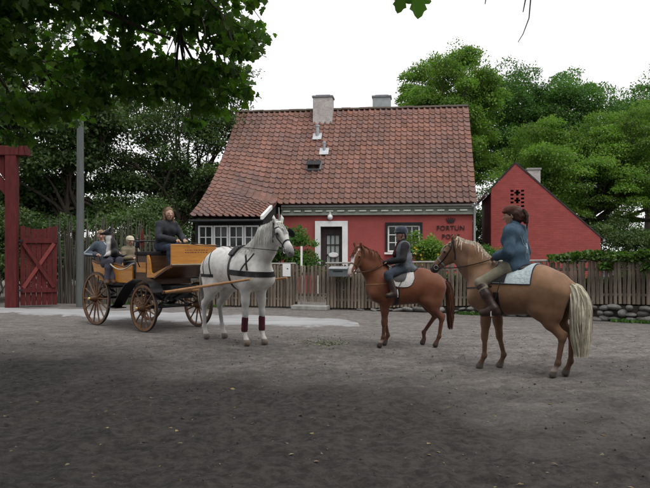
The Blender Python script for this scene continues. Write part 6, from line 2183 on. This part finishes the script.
# garden bushes
tree('rose_bush', 'green climbing bush beside the cottage door', (-1.15, 22.6, 0), .03, .5,
     crown_clumps((-1.05, 22.6, 1.25), .95, .5, .85, 30, .28, r, .9, -.8) + [(-.9, 22.6, 2.1, .25, .2, .3), (-1.5, 22.6, 2.2, .25, .2, .35)], 9000, .085, M_LEAF_MID, r, stems=5, limb_n=18)
yb = tree('flowering_bush', 'bright green bush with yellow flowers below the cottage window', (2.9, 20.6, 0), .03, .4,
     crown_clumps((2.95, 20.6, 1.1), .75, .45, .75, 26, .26, r, .9, -.8) + [(2.5, 20.6, 1.9, .14, .12, .22), (3.15, 20.6, 1.85, .12, .12, .2), (2.75, 20.6, 2.0, .1, .1, .2)], 8000, .08, M_LEAF_BRIGHT, r, stems=5, limb_n=18)
m = MB()
for i in range(11):
    c = np.array([np.clip(r.normal() * .22, -.5, .5) - .1, -.38 - .12 * r.random(), 1.15 + r.random() * .60])
    for k in range(5):
        a = k * 1.257 + i
        e1 = np.array([math.cos(a), -.4, math.sin(a)]) * .026; e2 = np.array([math.cos(a + .9), -.4, math.sin(a + .9)]) * .026
        n0 = len(m.v); m.v += [tuple(c), tuple(c + e1), tuple(c + (e1 + e2) * .8), tuple(c + e2)]; m.f.append((n0, n0 + 1, n0 + 2, n0 + 3))
tag(m.build('yellow_flowers', mat('yellow_petal', (.62, .45, .03), .7, var=.15), yb), kind='stuff')
tree('shrub', 'small green shrub between the cottage corner and outbuilding', (5.15, 21.5, 0), .03, .4,
     crown_clumps((5.15, 21.5, .95), .45, .35, .75, 16, .24, r, .9, -.8), 4500, .08, M_LEAF_MID, r, stems=3, limb_n=10)
# ivy hedge spilling over the fence at the right
def fence_ivy():
    cl = []
    for x in np.arange(5.55, 8.6, .15):
        p = fpt(s_of_x(x)); z = top_z(x)
        k = 1 if 5.6 < x < 8.2 else .7
        cl.append((p.x + r.normal() * .05, p.y + .12 + r.normal() * .06, z + .02 + .10 * k * r.random(), .20, .20, .13 * k))
        if r.random() < .5 and 5.9 < x < 7.2: cl.append((p.x, p.y - .08, z - .12 - .16 * r.random(), .13, .07, .13))
    b = np.array([6.8, 15.5, 0])
    root = empty('ivy_hedge', tuple(b), 0, 'leafy green ivy spilling over the top of the slat fence', 'hedge')
    c2 = np.array(cl); c2[:, :3] -= b
    p, fr, sz, ci = clump_leaves(c2, 9000, .075, .6, r, .3)
    tag(link('leaf_mass', leaves_mesh('leaf_mass', LEAF_MAPLE, p, fr, sz, tints(9000, .3, .14, r)), M_IVY, root), kind='stuff')
    m = MB()
    for i in range(12):
        x = 5.4 + i * .27; q = fpt(s_of_x(x)); 
        m.tube(curve_pts(np.array([q.x, q.y + .12, .0]) - b, np.array([q.x + r.normal() * .1, q.y + .12, top_z(x) + .05]) - b, 6, .03, r), .012, 5)
    m.build('stem', M_BARK, root)
fence_ivy()
# low planting close behind the slats
def border():
    n = 36000
    s_ = r.random(n) * (cum[-1] - .3)
    P = np.array([tuple(fpt(q)) for q in s_])
    P[:, 1] += .35 + .5 * r.random(n)
    keep = (P[:, 0] < -.9) | (P[:, 0] > .15)
    P = P[keep]; k = len(P)
    P[:, 2] = (.75 + .35 * vnoise(P[:, 0], P[:, 1], .5, 91)) * r.random(k)
    fr_ = leaf_frames(r.normal(size=(k, 3)) + np.array([0, -.3, .4]), r.normal(size=(k, 3)) + np.array([0, 0, .4]), k)
    tag(link('border_plants', leaves_mesh('border_plants', LEAF_SIMPLE, P, fr_, .09 + .09 * r.random(k), tints(k, .4, .3, r)), M_LEAF_DARK), 'low leafy border planting behind the slat fence', None, kind='stuff')
border()

# --- maple overhanging the yard from the left, its branches close above the camera
def maple():
    base = np.array([-6.2, 3.2, 0.0])
    root = empty('maple_tree', tuple(base), 0, 'maple with dark lobed leaves overhanging the yard, close overhead', 'tree')
    rr = np.random.default_rng(21)
    m = MB(); m.tube(curve_pts((0, 0, 0), (.2, .3, 4.8), 7, .02, rr), [.46, .38, .36, .34, .33, .31, .30, .27], 14); m.build('trunk', M_BARK, root, smooth=True)
    vis, over = [], []
    # boughs seen at the top left of the picture
    def Pp(px, py, Y): return np.array([(px - 325) / 690 * Y, Y, 1.6 - (py - 250) / 690 * Y])
    spots = []
    for (px, py, Y, q) in ((10, 20, 7.5, .55), (60, 18, 8, .6), (110, 15, 8.5, .6), (160, 18, 8.5, .55), (205, 22, 8.2, .5), (235, 35, 8, .36), (250, 15, 8, .26),
                           (15, 70, 8, .6), (65, 66, 8.5, .6), (115, 64, 8.6, .6), (165, 66, 8.6, .52), (210, 68, 8.2, .40), (240, 62, 8, .24), (228, 88, 8, .26),
                           (10, 115, 8.4, .5), (50, 112, 9, .45), (90, 104, 9, .40), (135, 98, 9, .34), (178, 96, 8.8, .36), (205, 104, 8.5, .26), (14, 140, 8.8, .26), (185, 118, 8.8, .16),
                           (40, -20, 7.5, .7), (120, -25, 8, .7), (200, -22, 8, .6), (-40, 60, 8, .7), (-45, 0, 7.5, .8)):
        c = Pp(px, py, Y) + np.array([0, rr.normal() * .35, 0])
        vis.append((*c, q * 1.0, q * 1.3, q * .62)); spots.append(c)
    # the rest of the crown, above the picture and over the photographer
    for i in range(28):
        c = np.array([-4.6 + rr.normal() * 3.8, 1.2 + rr.normal() * 4.2, 6.6 + rr.random() * 3.2])
        ele = (c[2] - 1.6) / max(c[1], .5)
        if c[1] > 0 and ele < .42 and abs(c[0]) < c[1] * .6: continue
        over.append((*c, 1.1, 1.1, .6))
    m = MB()
    fork = np.array([.2, .3, 4.6])
    hubs = [Pp(30, -55, 7.6), Pp(100, -48, 8.2), Pp(165, -42, 8.3), Pp(-40, 30, 8.2)]
    for h in hubs:
        m.tube(curve_pts(fork, h - base, 9, .025, rr, sag=-.4), [.13 * (1 - .075 * k) for k in range(10)], 8)
    m.tube(curve_pts(Pp(60, -10, 8.1) - base, Pp(170, 38, 8.3) - base, 8, .03, rr), [.040 * (1 - .09 * k) for k in range(9)], 6)
    for c in spots:
        h = min(hubs, key=lambda q: np.linalg.norm(q - c))
        pts = curve_pts(h - base, c - base, 7, .05, rr, sag=-.10)
        m.tube(pts, [.034 * (1 - .11 * k) for k in range(8)], 6)
        for j in range(4):
            s0 = pts[4 + rr.integers(3)]
            m.tube(curve_pts(s0, c - base + rr.normal(size=3) * .20, 5, .06, rr), [.009, .008, .007, .006, .004, .003], 5)
    for c in over[::2]:
        m.tube(curve_pts(fork, np.array(c[:3]) - base, 8, .03, rr, sag=-.3), [.12 * (1 - .1 * k) for k in range(9)], 6)
    m.build('limbs', M_BARK, root, smooth=True)
    n = 10500
    b6 = np.array(vis); b6[:, :3] -= base
    p, fr, sz, ci = clump_leaves(b6, n, .102, .35, rr, .3)
    nr = rr.normal(size=(n, 3)) * .6 + np.array([0, -.25, .75]); tip = rr.normal(size=(n, 3)) * .75 + np.array([.2, 0, -.55])
    fr = leaf_frames(nr, tip, n)
    t = tints(n, .3, .15, rr)
    # the 300 leaves that show largest are objects of their own, the rest one mass
    order = np.argsort(np.linalg.norm(p + base - np.array([0, 0, 1.6]), axis=1) - 0 * sz)
    big, rest = order[:290], order[290:]
    tag(link('leaf_mass', leaves_mesh('leaf_mass', LEAF_MAPLE, p[rest], fr[rest], sz[rest], t[rest]), M_LEAF_MAPLE, root), kind='stuff')
    lm = []
    for i in range(8):
        me = bpy.data.meshes.new('leaf'); me.from_pydata([tuple(q) for q in LEAF_MAPLE[0]], [], LEAF_MAPLE[1])
        set_attr(me, np.tile(t[i], (len(me.vertices), 1))); me.materials.append(M_LEAF_MAPLE); lm.append(me)
    def leaf_obj(pos, F, s_):
        o = link('leaf', lm[rr.integers(8)], None, root)
        M4 = Matrix([list(F[q]) + [0] for q in range(3)] + [[0, 0, 0, 1]])
        o.matrix_local = Matrix.Translation(pos) @ M4 @ Matrix.Scale(s_, 4)
    for i in big: leaf_obj(tuple(p[i]), fr[i], sz[i])
    n2 = 3600
    o6 = np.array(over); o6[:, :3] -= base
    p, fr, sz, ci = clump_leaves(o6, n2, .30, .6, rr, .2)
    tag(link('upper_leaf_mass', leaves_mesh('upper_leaf_mass', LEAF_MAPLE, p, fr, sz, tints(n2, .25, .1, rr)), M_LEAF_MAPLE, root), kind='stuff')
    # the two leaves and bare twigs hanging into the top of the picture
    m = MB()
    def tw(pts, ra): m.tube([np.array(q) - base for q in pts], [ra * (1 - .6 * k / (len(pts) - 1)) for k in range(len(pts))], 5)
    Y = 4.2
    a0 = base + fork
    tw(curve_pts(a0, Pp(425, -60, Y), 8, .03, rr, sag=-.5), .03)
    tw([Pp(425, -60, Y), Pp(420, -25, Y), Pp(418, -9, Y)], .006)
    tw([Pp(425, -60, Y), Pp(408, -25, Y), Pp(403, -9, Y)], .005)
    tw([Pp(425, -60, Y), Pp(480, -45, Y), Pp(530, -35, Y)], .012)
    tw([Pp(530, -35, Y), Pp(531, -5, Y), Pp(529, 18, Y), Pp(523, 34, Y), Pp(518, 42, Y)], .0055)
    tw([Pp(525, -35, Y), Pp(527, -8, Y), Pp(523, 12, Y)], .008)
    tw([Pp(490, -42, Y), Pp(487, -8, Y), Pp(485, 4, Y)], .007)
    m.build('twigs', M_BARK, root, smooth=True)
    for px, py, s_, tx in ((418, -9, .165, .02), (403, -8, .13, -.25)):
        F = leaf_frames(np.array([[.15, -1, .25]]), np.array([[tx, .1, -1]]), 1)[0]
        leaf_obj(tuple(Pp(px, py, Y) - base), F, s_)
maple()

# ------------------------------------------------------------------ litter on the ground
def litter():
    rr = np.random.default_rng(31)
    n = 3600
    Y = 3.2 + 10.5 * rr.random(n) ** .8
    X = (rr.random(n) * 2 - 1) * Y * .52
    s_ = .003 + .011 * rr.random(n) ** 4
    ico = [(0, 0, 1), (.9, 0, .2), (.28, .85, .2), (-.73, .53, .2), (-.73, -.53, .2), (.28, -.85, .2), (0, 0, -.5)]
    tf = [(0, 1, 2), (0, 2, 3), (0, 3, 4), (0, 4, 5), (0, 5, 1), (6, 2, 1), (6, 3, 2), (6, 4, 3), (6, 5, 4), (6, 1, 5)]
    tv = np.array(ico)
    zz = ground_height(X, Y)
    v = tv[None] * s_[:, None, None] * (1 + .4 * rr.normal(size=(n, 7, 3))) + np.stack([X, Y, zz + s_ * .2], 1)[:, None]
    f = np.concatenate([np.arange(n)[:, None] * 7 + np.array(q)[None] for q in tf])
    me = np_mesh('pebbles', v.reshape(-1, 3), f)
    g = np.repeat(.22 + 1.2 * rr.random(n) ** 2, 7)
    set_attr(me, np.stack([g, g, g * .95], 1))
    tag(link('pebbles', me, mat('pebble', (.13, .125, .12), .9, var=.3, bump=0, attr='tint')), 'loose pebbles and clods scattered over the dirt', None, kind='stuff')
    n = 420
    Y = 3.5 + 9.5 * rr.random(n) ** .8
    X = (rr.random(n) * 2 - 1) * Y * .52
    p = np.stack([X, Y, ground_height(X, Y) + .006], 1)
    fr = leaf_frames(rr.normal(size=(n, 3)) * .25 + np.array([0, 0, 1]), rr.normal(size=(n, 3)) * np.array([1, 1, .1]), n)
    me = leaves_mesh('fallen_leaves', LEAF_SIMPLE, p, fr, .02 + .045 * rr.random(n) ** 2, tints(n, .5, .2, rr))
    tag(link('fallen_leaves', me, mat('dry_leaf', (.17, .145, .085), .8, var=.3, attr='tint', bump=0)), 'dry leaves and straw bits scattered over the dirt', None, kind='stuff')
    # patch of straw and crumbs beside the chestnut pony
    n = 500
    X = -.02 + rr.normal(size=n) * .22; Y = 11.9 + rr.normal(size=n) * .3
    p = np.stack([X, Y, ground_height(X, Y) + .008], 1)
    fr = leaf_frames(rr.normal(size=(n, 3)) * .3 + np.array([0, 0, 1]), rr.normal(size=(n, 3)) * np.array([1, 1, .15]), n)
    me = leaves_mesh('straw', LEAF_SIMPLE, p, fr, .02 + .03 * rr.random(n), tints(n, .4, .1, rr))
    tag(link('straw', me, mat('green_straw', (.17, .19, .12), .85, var=.3, attr='tint', bump=0)), 'patch of pale straw crumbs on the dirt between white horse and pony', None, kind='stuff')
    # weeds along the foot of the fence
    n = 5000
    t = rr.random(n); s_ = t * (cum[-1] - .2)
    P = np.array([tuple(fpt(q)) for q in s_])
    clump = vnoise(s_, s_ * 0, .5, 77) > .55
    P = P[clump]; m_ = len(P)
    P[:, 1] -= .12 + .12 * rr.random(m_); P[:, 0] += rr.normal(size=m_) * .05
    fr = leaf_frames(rr.normal(size=(m_, 3)), rr.normal(size=(m_, 3)) * .35 + np.array([0, 0, 1]), m_)
    me = leaves_mesh('weeds', LEAF_SIMPLE, P, fr, .04 + .07 * rr.random(m_), tints(m_, .3, .2, rr))
    tag(link('weeds', me, M_LEAF_MID), 'low weeds and grass along the foot of the fence', None, kind='stuff')
litter()
